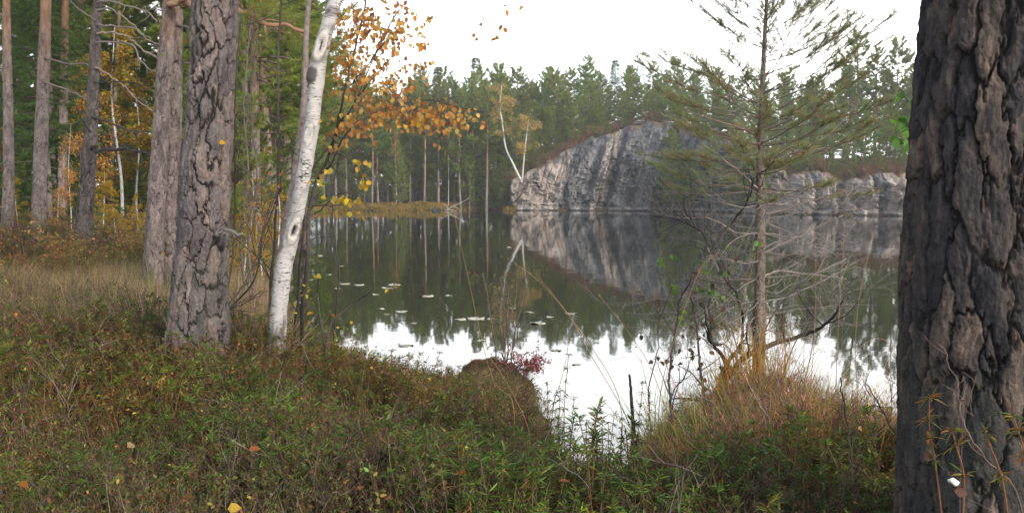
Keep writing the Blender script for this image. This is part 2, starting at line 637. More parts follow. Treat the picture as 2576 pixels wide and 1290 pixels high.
# ------------------------------------------------------------------ rock
M_rock, nt_, out_ = newmat('streaked_gneiss')
tc_ = N(nt_, 'ShaderNodeTexCoord')
at_ = N(nt_, 'ShaderNodeAttribute', attribute_name='col')
sp_ = N(nt_, 'ShaderNodeSeparateColor')
nt_.links.new(at_.outputs[0], sp_.inputs[0])
mpr = N(nt_, 'ShaderNodeMapping')
mpr.inputs['Rotation'].default_value = (0, rad(-16), 0)
nt_.links.new(tc_.outputs['Object'], mpr.inputs[0])
o_ = mpr.outputs[0]
r1 = noise(nt_, o_, 1.1, 7, 0.72, (1.6, 0.6, 0.19))
r2 = noise(nt_, o_, 0.5, 5, 0.6, (1, 1, 0.35))
r3 = noise(nt_, tc_.outputs['Object'], 3.2, 6, 0.7)
r4 = noise(nt_, o_, 2.6, 5, 0.75, (1.6, 0.6, 0.22))
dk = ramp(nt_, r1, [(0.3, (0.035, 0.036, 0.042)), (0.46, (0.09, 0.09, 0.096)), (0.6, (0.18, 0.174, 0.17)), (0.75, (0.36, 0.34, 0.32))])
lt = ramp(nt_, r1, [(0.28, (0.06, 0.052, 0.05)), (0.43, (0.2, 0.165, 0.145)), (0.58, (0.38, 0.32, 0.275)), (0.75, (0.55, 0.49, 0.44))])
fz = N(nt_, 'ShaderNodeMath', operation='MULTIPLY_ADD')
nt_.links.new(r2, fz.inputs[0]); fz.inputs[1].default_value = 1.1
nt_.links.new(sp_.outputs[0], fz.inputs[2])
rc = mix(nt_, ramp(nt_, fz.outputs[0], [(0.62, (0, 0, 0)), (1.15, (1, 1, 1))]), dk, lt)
rc = mix(nt_, ramp(nt_, r4, [(0.6, (0, 0, 0)), (0.72, (0.7, 0.7, 0.7))]), rc, (0.36, 0.35, 0.34))
rc = mix(nt_, ramp(nt_, r3, [(0.62, (0, 0, 0)), (0.7, (0.8, 0.8, 0.8))]), rc, (0.04, 0.04, 0.042))
rc = mix(nt_, sp_.outputs[1], rc, mix(nt_, ramp(nt_, r3, [(0.4, (0, 0, 0)), (0.6, (1, 1, 1))]), (0.21, 0.1, 0.065), (0.15, 0.14, 0.055)))
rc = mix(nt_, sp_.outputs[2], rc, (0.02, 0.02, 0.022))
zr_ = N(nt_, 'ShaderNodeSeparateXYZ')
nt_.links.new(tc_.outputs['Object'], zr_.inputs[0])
zw_ = N(nt_, 'ShaderNodeMath', operation='MULTIPLY_ADD')      # along the waterline: a wet black strip, a pale strip above it
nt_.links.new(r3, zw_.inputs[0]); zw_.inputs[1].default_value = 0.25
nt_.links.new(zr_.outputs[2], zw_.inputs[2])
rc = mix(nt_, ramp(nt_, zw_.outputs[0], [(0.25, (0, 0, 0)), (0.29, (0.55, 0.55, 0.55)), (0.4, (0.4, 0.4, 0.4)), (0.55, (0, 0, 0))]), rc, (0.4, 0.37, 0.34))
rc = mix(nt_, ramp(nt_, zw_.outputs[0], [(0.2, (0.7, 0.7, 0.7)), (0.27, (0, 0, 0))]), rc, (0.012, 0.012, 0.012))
bsdf(nt_, out_, rc, 0.8, 0.3, [(r1, 0.5, 0.12), (r3, 0.6, 0.05)])


def cliff(name, label, px0, px1, nc, nrow, htab, front, lean, rec, light, seed, fk=1.0, bk=1.0):
    px = np.linspace(px0, px1, nc)
    bx = np.interp(px, [p[0] for p in FAR_PX][::-1], [W(*p)[0] for p in FAR_PX][::-1])
    by = np.interp(px, [p[0] for p in FAR_PX][::-1], [W(*p)[1] for p in FAR_PX][::-1])
    H = np.interp(px, [p[0] for p in htab], [p[1] for p in htab])
    H = H + 0.25 * fbm(np.stack([px * 0.06, px * 0, px * 0 + seed], -1), 4)
    H = np.maximum(H, 0.1)
    nback = 26
    t = np.linspace(0, 1, nrow)
    Z = -0.8 + (H[None] + 0.8) * t[:, None]
    rr = np.maximum(Z, 0)
    Y = by[None] + rec * rr + 0.35 * rr * t[:, None] ** 6
    X = np.broadcast_to(bx[None], Z.shape).copy()
    q = px[None] - lean * rr / 0.037
    D = np.interp(q + 9 * (1 - fk) * fbm(np.stack([rr * 0.8, rr * 0 + seed, X * 0.3], -1), 3), [p[0] for p in front], [p[1] for p in front]) * fk
    pr = np.stack([X - lean * rr, rr * 0 + seed, rr * 0.22], -1)
    n1 = fbm(pr * 0.8, 4)
    n2 = 1 - np.abs(fbm(pr * np.array([2.0, 1, 1.6]) + 9, 3)) * 2
    n3 = fbm(np.stack([X, rr * 0 + seed, rr], -1) * 1.6, 4)
    led = fbm(np.stack([X * 0.25, X * 0 + 3 + seed, rr * 1.3 + X * 0.3], -1), 3)
    blk = fbm(np.stack([X * 0.55 - lean * rr * 0.5, X * 0 + seed + 8, rr * 0.42 + X * 0.12], -1), 2)
    chip = fbm(np.stack([X * 1.7, X * 0 + seed + 3, rr * 1.2], -1), 3)
    D = D + 0.25 * n1 + 0.14 * n2 + 0.14 * n3 + 0.22 * np.round(led * 2.2) / 2.2 + bk * (0.75 * np.round(blk * 3) / 3 + 0.3 * np.round(chip * 2) / 2)
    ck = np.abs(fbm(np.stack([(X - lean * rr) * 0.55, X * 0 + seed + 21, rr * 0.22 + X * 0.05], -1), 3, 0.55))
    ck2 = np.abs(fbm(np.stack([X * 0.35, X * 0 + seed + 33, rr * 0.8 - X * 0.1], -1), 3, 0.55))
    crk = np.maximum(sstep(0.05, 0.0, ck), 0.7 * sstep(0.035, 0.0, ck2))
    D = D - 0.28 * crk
    fade = (1 - t[:, None] ** 8 * 0.7)
    Y = Y - D * fade
    X = X + 0.12 * n3
    b = np.linspace(0, 1, nback + 1)[1:]
    YB = Y[-1][None] + 9.0 * b[:, None]
    XB = np.broadcast_to(X[-1][None], YB.shape) * (1 + 0.02 * b[:, None])
    TZ = terrain(XB, YB)
    nb = fbm(np.stack([XB, YB, XB * 0], -1) * 0.9, 4)
    ZB = Z[-1][None] * (1 - sstep(0.3, 1.0, b[:, None])) + (TZ - 0.15) * sstep(0.3, 1.0, b[:, None]) + 0.22 * nb * np.minimum(1, b[:, None] * 5)
    VX, VY, VZ = np.vstack([X, XB]), np.vstack([Y, YB]), np.vstack([Z, ZB])
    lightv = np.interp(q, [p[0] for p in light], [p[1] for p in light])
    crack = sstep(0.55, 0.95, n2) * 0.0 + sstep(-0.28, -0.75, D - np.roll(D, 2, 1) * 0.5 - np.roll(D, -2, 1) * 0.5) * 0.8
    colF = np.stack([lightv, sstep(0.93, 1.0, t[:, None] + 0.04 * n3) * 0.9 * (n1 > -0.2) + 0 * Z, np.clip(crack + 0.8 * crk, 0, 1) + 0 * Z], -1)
    colB = np.stack([0.5 + 0 * ZB, sstep(-0.25, 0.1, nb), 0 * ZB], -1)
    nr_, nc_ = VX.shape
    ii = (np.arange(nr_ - 1)[:, None] * nc_ + np.arange(nc_ - 1)[None])
    m = MB()
    m.add(np.stack([VX, VY, VZ], -1), np.stack([ii, ii + 1, ii + nc_ + 1, ii + nc_], -1).reshape(-1, 4), None,
          np.concatenate([colF.reshape(-1, 3), colB.reshape(-1, 3)]))
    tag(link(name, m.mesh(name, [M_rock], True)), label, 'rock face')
    return np.stack([XB, YB, ZB], -1)


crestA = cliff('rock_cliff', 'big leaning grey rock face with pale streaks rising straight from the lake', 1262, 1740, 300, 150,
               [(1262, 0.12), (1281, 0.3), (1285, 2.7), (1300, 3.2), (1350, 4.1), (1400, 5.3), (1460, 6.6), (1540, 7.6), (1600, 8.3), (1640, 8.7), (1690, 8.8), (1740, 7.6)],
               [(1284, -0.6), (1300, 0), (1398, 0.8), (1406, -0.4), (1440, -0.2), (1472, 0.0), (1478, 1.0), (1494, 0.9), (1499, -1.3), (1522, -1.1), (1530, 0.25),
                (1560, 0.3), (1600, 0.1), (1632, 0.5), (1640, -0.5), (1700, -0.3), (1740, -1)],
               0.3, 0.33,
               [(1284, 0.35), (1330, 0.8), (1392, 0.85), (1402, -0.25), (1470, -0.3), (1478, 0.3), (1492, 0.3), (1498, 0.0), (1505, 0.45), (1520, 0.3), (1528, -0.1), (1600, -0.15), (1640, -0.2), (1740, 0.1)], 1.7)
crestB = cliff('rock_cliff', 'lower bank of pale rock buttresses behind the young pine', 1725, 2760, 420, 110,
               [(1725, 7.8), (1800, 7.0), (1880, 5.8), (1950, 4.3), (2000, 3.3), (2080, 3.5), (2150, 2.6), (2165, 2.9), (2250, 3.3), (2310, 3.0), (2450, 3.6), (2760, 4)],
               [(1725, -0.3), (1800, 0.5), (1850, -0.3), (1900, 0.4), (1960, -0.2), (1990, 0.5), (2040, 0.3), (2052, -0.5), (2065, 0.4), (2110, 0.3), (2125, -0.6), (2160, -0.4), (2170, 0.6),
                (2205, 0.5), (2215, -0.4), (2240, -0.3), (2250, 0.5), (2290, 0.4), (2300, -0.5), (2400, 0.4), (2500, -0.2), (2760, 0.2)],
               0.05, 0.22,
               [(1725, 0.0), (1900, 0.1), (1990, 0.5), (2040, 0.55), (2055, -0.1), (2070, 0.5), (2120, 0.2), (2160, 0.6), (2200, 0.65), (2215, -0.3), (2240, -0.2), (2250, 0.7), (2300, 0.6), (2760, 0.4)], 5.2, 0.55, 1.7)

# ------------------------------------------------------------------ world, sun, camera
EL, AZ = rad(25), rad(140)          # sun: to the right and a little behind the camera
wd = bpy.data.worlds.new('World')
bpy.context.scene.world = wd
wd.use_nodes = True
nt_ = wd.node_tree
nt_.nodes.clear()
ow = nt_.nodes.new('ShaderNodeOutputWorld')
bg = nt_.nodes.new('ShaderNodeBackground')
bg.inputs[1].default_value = 0.12
sky = N(nt_, 'ShaderNodeTexSky', sky_type='NISHITA')
sky.sun_disc = False
sky.sun_elevation = EL
sky.sun_rotation = AZ
sky.dust_density = 2.0
tcw = N(nt_, 'ShaderNodeTexCoord')
cl = noise(nt_, tcw.outputs['Generated'], 2.2, 5, 0.55, (1, 1, 2.2))
sxw = N(nt_, 'ShaderNodeSeparateXYZ')
nt_.links.new(tcw.outputs['Generated'], sxw.inputs[0])
elv = N(nt_, 'ShaderNodeMath', operation='MULTIPLY_ADD')      # clouds close up towards the horizon
nt_.links.new(sxw.outputs[2], elv.inputs[0]); elv.inputs[1].default_value = -0.5; elv.inputs[2].default_value = 0.19
sm = N(nt_, 'ShaderNodeMath', operation='ADD')
nt_.links.new(cl, sm.inputs[0]); nt_.links.new(elv.outputs[0], sm.inputs[1])
cmask = ramp(nt_, sm.outputs[0], [(0.42, (0, 0, 0)), (0.62, (1, 1, 1))])
cw = ramp(nt_, cl, [(0.3, (6.2, 6.35, 6.6)), (0.7, (8.4, 8.3, 8.2))])
dt = N(nt_, 'ShaderNodeVectorMath', operation='DOT_PRODUCT')       # the thin bright part of the overcast, over the lake
nt_.links.new(tcw.outputs['Generated'], dt.inputs[0])
dt.inputs[1].default_value = (0.1 * math.cos(rad(20)), 0.995 * math.cos(rad(20)), math.sin(rad(20)))
glow = N(nt_, 'ShaderNodeMapRange', interpolation_type='SMOOTHERSTEP')
glow.inputs[1].default_value = 0.72
glow.inputs[2].default_value = 1.0
glow.inputs[3].default_value = 1.0
glow.inputs[4].default_value = 2.0
nt_.links.new(dt.outputs['Value'], glow.inputs[0])
vm = N(nt_, 'ShaderNodeVectorMath', operation='SCALE')
nt_.links.new(cw, vm.inputs[0])
nt_.links.new(glow.outputs[0], vm.inputs['Scale'])
cw = vm.outputs[0]
nt_.links.new(mix(nt_, cmask, sky.outputs[0], cw), bg.inputs[0])
nt_.links.new(bg.outputs[0], ow.inputs[0])

sl = bpy.data.lights.new('sun', 'SUN')
sl.energy = 1.5
sl.angle = rad(14)
sl.color = (1.0, 0.93, 0.82)
so = bpy.data.objects.new('sun', sl)
C.objects.link(so)
sdv = np.array([math.sin(AZ) * math.cos(EL), math.cos(AZ) * math.cos(EL), math.sin(EL)])
from mathutils import Vector
so.rotation_euler = Vector(sdv).to_track_quat('Z', 'Y').to_euler()

cam = bpy.data.cameras.new('camera')
cam.lens = FPX / IMW * 36
cam.clip_end = 3000
cam.clip_start = 0.05
co = bpy.data.objects.new('camera', cam)
C.objects.link(co)
co.location = (0, 0, CAMZ)
co.rotation_euler = (PI / 2 - TH, 0, 0)
S = bpy.context.scene
S.camera = co
S.view_settings.view_transform = 'Standard'
S.view_settings.look = 'None'
S.view_settings.exposure = 1.22

M_haze, nt_, out_ = newmat('haze_air')
pv = nt_.nodes.new('ShaderNodeVolumePrincipled')
pv.inputs['Color'].default_value = (0.97, 0.97, 0.95, 1)
pv.inputs['Density'].default_value = 0.001
pv.inputs['Anisotropy'].default_value = 0.35
nt_.links.new(pv.outputs[0], out_.inputs['Volume'])
mb = MB()
hx0, hx1, hy0, hy1, hz0, hz1 = -1100, 1100, -12, 920, -3.0, 27.0
mb.add([(hx0, hy0, hz0), (hx1, hy0, hz0), (hx1, hy1, hz0), (hx0, hy1, hz0), (hx0, hy0, hz1), (hx1, hy0, hz1), (hx1, hy1, hz1), (hx0, hy1, hz1)],
       [[3, 2, 1, 0], [4, 5, 6, 7], [0, 1, 5, 4], [1, 2, 6, 5], [2, 3, 7, 6], [3, 0, 4, 7]])
tag(link('haze', mb.mesh('haze', [M_haze])), 'pale autumn haze over lake and wood', kind='stuff')
S.cycles.volume_step_rate = 4
S.cycles.max_bounces = 7
S.cycles.diffuse_bounces = 3
S.cycles.glossy_bounces = 3
S.cycles.transmission_bounces = 4
S.cycles.volume_bounces = 1
S.cycles.use_denoising = True

# ------------------------------------------------------------------ forest trees (shared meshes, every tree its own object)
PAL_PINE = [(0.18, 0.265, 0.04), (0.235, 0.295, 0.045), (0.14, 0.225, 0.045), (0.3, 0.31, 0.055)]
PAL_SPRUCE = [(0.1, 0.16, 0.04), (0.13, 0.19, 0.045), (0.09, 0.145, 0.04)]
WOOD = (0.14, 0.1, 0.085)


def trunk_path(rng, H, wob):
    z = np.linspace(0, 1, 12)
    a, b = rng.normal(size=2) * wob, rng.normal(size=2) * wob
    return np.stack([a[0] * np.sin(z * 3) + b[0] * z, a[1] * np.sin(z * 3.6) + b[1] * z, z * H], -1)


def at_height(path, z):
    return np.array([np.interp(z, path[:, 2], path[:, k]) for k in range(3)])


def pine_proto(seed, H=14.0, hb=6.5, rmax=2.1, trunk=True, dens=1.0, nl=0.17, nw=0.026, dead=True, topfrac=1.0, leanwob=0.12):
    rng = np.random.default_rng(seed)
    path = trunk_path(rng, H, leanwob)
    tm, cm = MB(), MB()
    r = H * 0.0105 * (1 - np.linspace(0, 1, 12) ** 1.2 * 0.88)
    r[0] *= 1.2
    tube(tm, path, r, 9)
    SP, SD = [], []
    tP, tR = [], []
    z = hb
    while z < H - 0.25:
        t = (z - hb) / (H - hb)
        prof = min(1, 0.55 + 2.2 * t) * (1 - t) ** 0.62 * 1.05 + 0.05
        nb = rng.integers(3, 6)
        a0 = rng.random() * 6.28
        for k in range(nb):
            if rng.random() < 0.22:
                continue
            az = a0 + k * 2 * PI / nb + rng.normal() * 0.35
            L = rmax * prof * rng.uniform(0.55, 1.2)
            el = rad(-12 + 52 * t + rng.normal() * 9)
            s = np.linspace(0, 1, 6)
            zz = z + rng.uniform(-0.15, 0.15)
            h = L * s * math.cos(el)
            up = L * (s * math.sin(el) + 0.22 * s ** 2.2 - 0.1 * np.sin(s * 3.1))
            bp = at_height(path, zz) + np.stack([h * math.cos(az), h * math.sin(az), up], -1)
            bp[1:] += rng.normal(size=(5, 3)) * 0.04 * L
            tP.append(bp); tR.append(np.linspace(0.032, 0.007, 6) * (0.4 + L / rmax))
            ns = max(4, int((6 + L * 7) * dens))
            for q in range(ns):
                u = rng.uniform(0.3, 1.0) if q else 1.0
                base = np.array([np.interp(u, s, bp[:, c]) for c in range(3)])
                fw = nrm(bp[min(5, int(u * 5) + 1)] - bp[int(u * 4.99)])
                sidev = nrm(np.cross(fw, [0, 0, 1.0])) * rng.choice([-1, 1])
                sl_ = rng.uniform(0.15, 0.5) * (0.35 + 0.65 * L / rmax) * (1.25 - u * 0.6)
                sd = nrm(fw * 0.8 + sidev * rng.uniform(0.2, 1.1) + np.array([0, 0, rng.uniform(0.05, 0.5)]))
                for w in np.linspace(0.35, 1, 3):
                    SP.append(base + sd * sl_ * w)
                    SD.append(nrm(sd + rng.normal(size=3) * 0.35 + np.array([0, 0, 0.35])))
        z += rng.uniform(0.24, 0.42) * (H / 14) ** 0.5
    if dead:
        for _ in range(14):
            zz = hb * rng.uniform(0.3, 1)
            az = rng.random() * 6.28
            L = rng.uniform(0.4, 1.5)
            s = np.linspace(0, 1, 6)
            tP.append(at_height(path, zz) + np.stack([L * s * math.cos(az), L * s * math.sin(az), L * (-0.15 * s + 0.2 * np.sin(s * 2.5) * rng.normal())], -1))
            tR.append(np.linspace(0.02, 0.005, 6))
    tubes(cm, np.array(tP), np.array(tR), 4, WOOD, 1)
    SP, SD = np.array(SP), np.array(SD)
    K = int(13 * dens)
    pos = np.repeat(SP, K, 0) + np.repeat(SD, K, 0) * rng.uniform(-0.08, 0.1, (len(SP) * K, 1))
    dr = np.repeat(SD, K, 0) * 0.55 + nrm(rng.normal(size=(len(SP) * K, 3)))
    col = np.repeat(pick(PAL_PINE, len(SP), rng, 0.2), K, 0)
    needles(cm, pos, dr, rng.uniform(0.7, 1.2, len(pos)) * nl, nw, col, rng)
    return tm, cm


def spruce_proto(seed, H=10.0, hb=0.6, rmax=1.7):
    rng = np.random.default_rng(seed)
    path = trunk_path(rng, H, 0.04)
    tm, cm = MB(), MB()
    tube(tm, path, H * 0.01 * (1 - np.linspace(0, 1, 12) * 0.92), 8)
    SP, SD, tP, tR = [], [], [], []
    z = hb
    while z < H - 0.1:
        t = (z - hb) / (H - hb)
        for k in range(rng.integers(4, 7)):
            az = rng.random() * 6.28
            L = rmax * ((1 - t) ** 0.85 + 0.03) * rng.uniform(0.6, 1.15)
            s = np.linspace(0, 1, 6)
            up = L * (-0.42 * (1 - t) * s + 0.32 * s ** 3 + 0.5 * t * s)
            bp = at_height(path, z) + np.stack([L * s * math.cos(az), L * s * math.sin(az), up], -1)
            tP.append(bp); tR.append(np.linspace(0.02, 0.005, 6) * (0.4 + L / rmax))
            sidev = np.array([-math.sin(az), math.cos(az), 0])
            for u in np.linspace(0.2, 1, max(3, int(L * 6))):
                base = np.array([np.interp(u, s, bp[:, c]) for c in range(3)])
                for sg in (-1, 1):
                    sd = nrm(np.array([math.cos(az), math.sin(az), -0.25]) + sidev * sg * rng.uniform(0.3, 1.2))
                    SP.append(base + sd * 0.1); SD.append(sd + np.array([0, 0, -0.35 * rng.random()]))
                    SP.append(base + sd * 0.26 * (1.2 - u)); SD.append(sd + np.array([0, 0, -0.5 * rng.random()]))
        z += rng.uniform(0.16, 0.3)
    tubes(cm, np.array(tP), np.array(tR), 4, (0.09, 0.07, 0.06), 1)
    SP, SD = np.array(SP), nrm(np.array(SD))
    K = 8
    pos = np.repeat(SP, K, 0) + np.repeat(SD, K, 0) * rng.uniform(-0.1, 0.12, (len(SP) * K, 1))
    dr = np.repeat(SD, K, 0) + nrm(rng.normal(size=(len(SP) * K, 3))) * 0.7
    needles(cm, pos, dr, 0.14, 0.024, np.repeat(pick(PAL_SPRUCE, len(SP), rng, 0.2), K, 0), rng)
    return tm, cm


def grow(rng, start, d, L, r, depth, out, gnarl=0.25, kids=(3, 5), up=0.15, shrink=0.6):
    """recursive bare branching; out collects (path, radius, depth)"""
    n = 7
    p = [np.array(start, float)]
    d = nrm(np.array(d, float))
    for i in range(n - 1):
        d = nrm(d + rng.normal(size=3) * gnarl * 0.5 + np.array([0, 0, up * 0.3]))
        p.append(p[-1] + d * L / (n - 1))
    p = np.array(p)
    out.append((p, np.linspace(r, r * 0.35, n), depth))
    if depth > 0:
        for k in range(rng.integers(*kids)):
            u = rng.uniform(0.3, 0.98)
            b = p[int(u * (n - 1))]
            fw = nrm(p[-1] - p[0])
            nd = nrm(fw * 0.75 + nrm(rng.normal(size=3)) * 0.8)
            grow(rng, b, nd, L * shrink * rng.uniform(0.7, 1.2), max(r * (1 - 0.6 * u) * 0.6, 0.0012), depth - 1, out, gnarl, kids, up, shrink)


def birch_proto(seed, H=8.0, pal=None, nleaf=5200, bark=(0.6, 0.58, 0.55), lsz=0.05, spread=1.0, lean=0.3, hb=0.35):
    rng = np.random.default_rng(seed)
    tm, cm = MB(), MB()
    path = spline([(0, 0, 0), (lean * 0.2, 0.05, H * 0.3), (lean * 0.7, -0.1, H * 0.65), (lean, 0.1, H)], 14)
    tube(tm, path, H * 0.008 * (1 - np.linspace(0, 1, 14) * 0.9), 8, bark)
    out = []
    for k in range(22):
        z = H * rng.uniform(hb, 0.97)
        t = (z / H - hb) / (1 - hb)
        L = H * 0.24 * spread * (1 - t * 0.75) * rng.uniform(0.6, 1.2)
        az = rng.random() * 6.28
        grow(rng, at_height(path, z), (math.cos(az), math.sin(az), 0.75), L, 0.018 * H / 8, 2, out, 0.25, (2, 4), -0.1, 0.55)
    tubes(cm, np.array([o[0] for o in out]), np.array([o[1] for o in out]), 4, (0.12, 0.09, 0.08), 1)
    tips = np.concatenate([o[0][2:] for o in out if o[2] < 2])
    idx = rng.integers(0, len(tips), nleaf)
    pos = tips[idx] + rng.normal(size=(nleaf, 3)) * 0.07
    dr = rng.normal(size=(nleaf, 3)) + np.array([0, 0, -0.7])
    leaves(cm, pos, dr, rng.uniform(0.8, 1.3, nleaf) * lsz, lsz * 0.8, pick(pal, nleaf, rng, 0.25), rng)
    return tm, cm


PAL_YEL = [(0.5, 0.31, 0.03), (0.58, 0.38, 0.045), (0.36, 0.29, 0.035), (0.5, 0.24, 0.025), (0.27, 0.26, 0.045)]
PAL_ORG = [(0.58, 0.28, 0.06), (0.62, 0.34, 0.08), (0.5, 0.2, 0.05), (0.64, 0.4, 0.1), (0.44, 0.18, 0.06)]
PAL_PALE = [(0.52, 0.34, 0.07), (0.58, 0.4, 0.1), (0.4, 0.32, 0.09)]
M_bleaf = M_leaf
M_white = attr_mat('pale_birch_bark', 0.7, 0.25, 25, 0.3, 0.5)

PROTO = {}


def reg(key, tmcm, tmat, cmat, H, smooth=True):
    tm, cm = tmcm
    PROTO[key] = (tm.mesh('trunk', [tmat], smooth), cm.mesh('crown', [cmat, M_twig]), H)


for k, (hb, rm, dn) in enumerate([(5.6, 2.5, 1.0), (6.6, 2.2, 1.0), (4.4, 2.6, 1.0), (7.4, 2.4, 1.0), (3.6, 2.3, 1.0)]):
    reg(f'pine{k}', pine_proto(100 + k, 14, hb, rm, dens=dn), M_trunk, M_needle, 14)
for k in range(3):                                  # bushier young pines, branched almost to the ground
    reg(f'ypine{k}', pine_proto(120 + k, 8, 1.2 + 0.4 * k, 1.9, nl=0.14, nw=0.022), M_trunk, M_needle, 8)
for k in range(3):
    reg(f'spruce{k}', spruce_proto(140 + k, 10, 0.5 + 0.5 * k, 1.6 - 0.15 * k), M_trunk, M_needle, 10)
for k in range(2):                                  # crowns without dead twigs for the near tall pines
    reg(f'high{k}', pine_proto(180 + k, 14, 8.5, 2.3, dead=False), M_trunk, M_needle, 14)
reg('ybirch0', birch_proto(160, 8, PAL_YEL, 7500, lsz=0.085), M_white, M_leaf, 8)
reg('ybirch1', birch_proto(161, 8, PAL_YEL, 6000, spread=0.9, lsz=0.085), M_white, M_leaf, 8)
reg('obirch0', birch_proto(162, 5, PAL_ORG, 1700, spread=0.9, lsz=0.06), M_white, M_leaf, 5)
reg('pbirch0', birch_proto(163, 9, PAL_PALE, 3600, hb=0.5, lsz=0.07), M_white, M_leaf, 9)

NAME = {'p': ('pine_tree', 'pine tree'), 'y': ('pine_tree', 'pine tree'), 's': ('spruce_tree', 'spruce tree'), 'b': ('birch_tree', 'birch tree')}
rngF = np.random.default_rng(5)
TREES = []


def tree(key, x, y, H, label, group=None, z=None, sxy=1.0, cat=None, name=None):
    tmsh, cmsh, h0 = PROTO[key]
    if z is None:
        z = gz(x, y)
    kind = 'b' if 'birch' in key else ('s' if key[0] == 's' else 'p')
    nm, ct = NAME[kind]
    o = thing(name or nm, label, cat or ct, (x, y, z - 0.08), rngF.random() * 6.28, group, (H / h0 * sxy, H / h0 * sxy, H / h0))
    link('trunk', tmsh, o)
    link('crown', cmsh, o)
    TREES.append((x, y))
    return o


def tree_px(key, px, d, topy, label, group=None, z=None, H=None, sxy=1.0, **kw):
    x = P(px, 500, d)[0]
    zz = gz(x, d) if z is None else z
    if H is None:
        H = P(px, topy, d)[2] - zz
    return tree(key, x, d, H, label, group, zz, sxy, **kw)


ORD = ['first', 'second', 'third', 'fourth', 'fifth', 'sixth', 'seventh', 'eighth', 'ninth', 'tenth', 'eleventh', 'twelfth', 'thirteenth', 'fourteenth', 'fifteenth', 'sixteenth', 'seventeenth', 'eighteenth',
       'nineteenth', 'twentieth', 'twenty-first', 'twenty-second', 'twenty-third', 'twenty-fourth', 'twenty-fifth']

# front row of the far wood, behind the sedge bank
FRONT = [(815, 98, 240, 'pine0'), (848, 97, 225, 'pine1'), (872, 97, 235, 'pine4'), (905, 98, 215, 'pine2'), (935, 95.5, 255, 'pine3'), (951, 97, 240, 'pine4'), (974, 98, 230, 'pine0'), (994, 96.5, 300, 'pine4'),
         (1031, 99, 210, 'pine2'), (1067, 97, 205, 'pine3'), (1103, 98, 190, 'pine4'), (1159, 97, 220, 'pine2'), (1192, 99, 180, 'pine4'), (1223, 96.5, 205, 'pine3'), (1262, 99, 190, 'pine0')]
for k, (px, d, ty, key) in enumerate(FRONT):
    tree_px(key, px, d, ty, f'tall bare-stemmed pine, {ORD[k]} from the left in the row behind the far sedge bank', 'pines lining the far sedge bank')
for k, (px, d, ty) in enumerate([(1008, 96.3, 385), (1180, 97.5, 370), (915, 97, 400), (1265, 96, 400), (1120, 101, 395), (845, 98.5, 400), (890, 99, 380), (960, 100, 350), (1050, 101, 350), (1085, 99, 410), (1145, 99.5, 350), (1215, 100, 340), (1240, 97.5, 385)]):
    tree_px(f'ypine{k % 3}', px, d, ty, ['low bushy pine beside a grey birch stem on the far sedge bank', 'low pine filling the gap between far bank trunks near the birch', 'small dark pine among the thin stems of the far bank',
                                         'low bushy pine at the foot of the leaning far birch', 'young pine set back in the dark gap of the far wood', 'bushy pine near the inner end of the far sedge bank', 'bushy pine second from the inner end of the far sedge bank', 'middle-sized pine closing the wood behind the low bushy one', 'middle-sized pine between far trunks left of the thin grey birch',
                                         'low pine just left of the thin grey birch of the far wood', 'middle-sized pine just right of the thin grey birch of the far wood', 'middle-sized pine before the leaning far birch', 'low dense pine at the outer end of the far sedge bank'][k], 'young pines on the far bank')
# rows behind
for row, (d0, n, lab) in enumerate([(103, 15, 'pine in the second row of the far wood, its trunk half hidden'), (109, 15, 'pine deep in the far wood behind the sedge bank'), (117, 13, 'pine closing the back of the far wood')]):
    for k in range(n):
        px = 790 + (k + rngF.uniform(0.1, 0.9)) * (1290 - 790) / n
        d = d0 + rngF.uniform(-2, 2)
        key = f'pine{rngF.integers(0, 5)}' if rngF.random() < 0.8 or row == 0 else f'spruce{rngF.integers(0, 3)}'
        ty = rngF.uniform(170, 260) if row < 2 else rngF.uniform(160, 230)
        l2 = lab if key[0] == 'p' else 'dark spruce standing deep in the far wood'
        tree_px(key, px, d, ty, l2, ['pines of the second row of the far wood', 'pines deep in the far wood', 'pines at the back of the far wood'][row] if key[0] == 'p' else 'spruces deep in the far wood')
for k in range(9):
    px = 800 + (k + 0.5) * 52 + rngF.uniform(-15, 15)
    tree_px(f'spruce{k % 3}', px, 104 + rngF.uniform(0, 5), rngF.uniform(330, 400), 'dark young spruce filling the shade under the far wood', 'young spruces under the far wood')
for k in range(13):                                  # dark spruces closing the far wood so that no sky shows low between the stems
    tree_px(f'spruce{k % 3}', 780 + k * 41 + rngF.uniform(-12, 12), 124 + (k % 3) * 5, rngF.uniform(215, 290), 'broad spruce closing the back of the far wood', 'spruces at the back of the far wood', sxy=1.5)
for k in range(12):
    tree_px(f'spruce{k % 3}', 1660 + k * 62 + rngF.uniform(-12, 12), 118 - k * 1.4, rngF.uniform(215, 265), 'broad spruce behind the pines of the rocky hill', 'spruces behind the pines of the rocky hill', sxy=1.6)
# two pointed spruces on the skyline
tree_px('spruce1', 1200, 112, 140, 'pointed spruce standing above the far wood near the yellow birch', 'skyline spruces')
tree_px('spruce0', 1100, 114, 165, 'narrow spruce tip on the skyline above the orange leaf spray', 'skyline spruces')
# pale stems and the yellow birch at the left end of the rock
tree_px('pbirch0', 1128, 97, 330, 'thin grey birch leaning in the far wood beside the fallen branch', sxy=0.5)
tree_px('pbirch0', 998, 96, 330, 'slim pale birch stem in front of the bushy far pine', sxy=0.5)

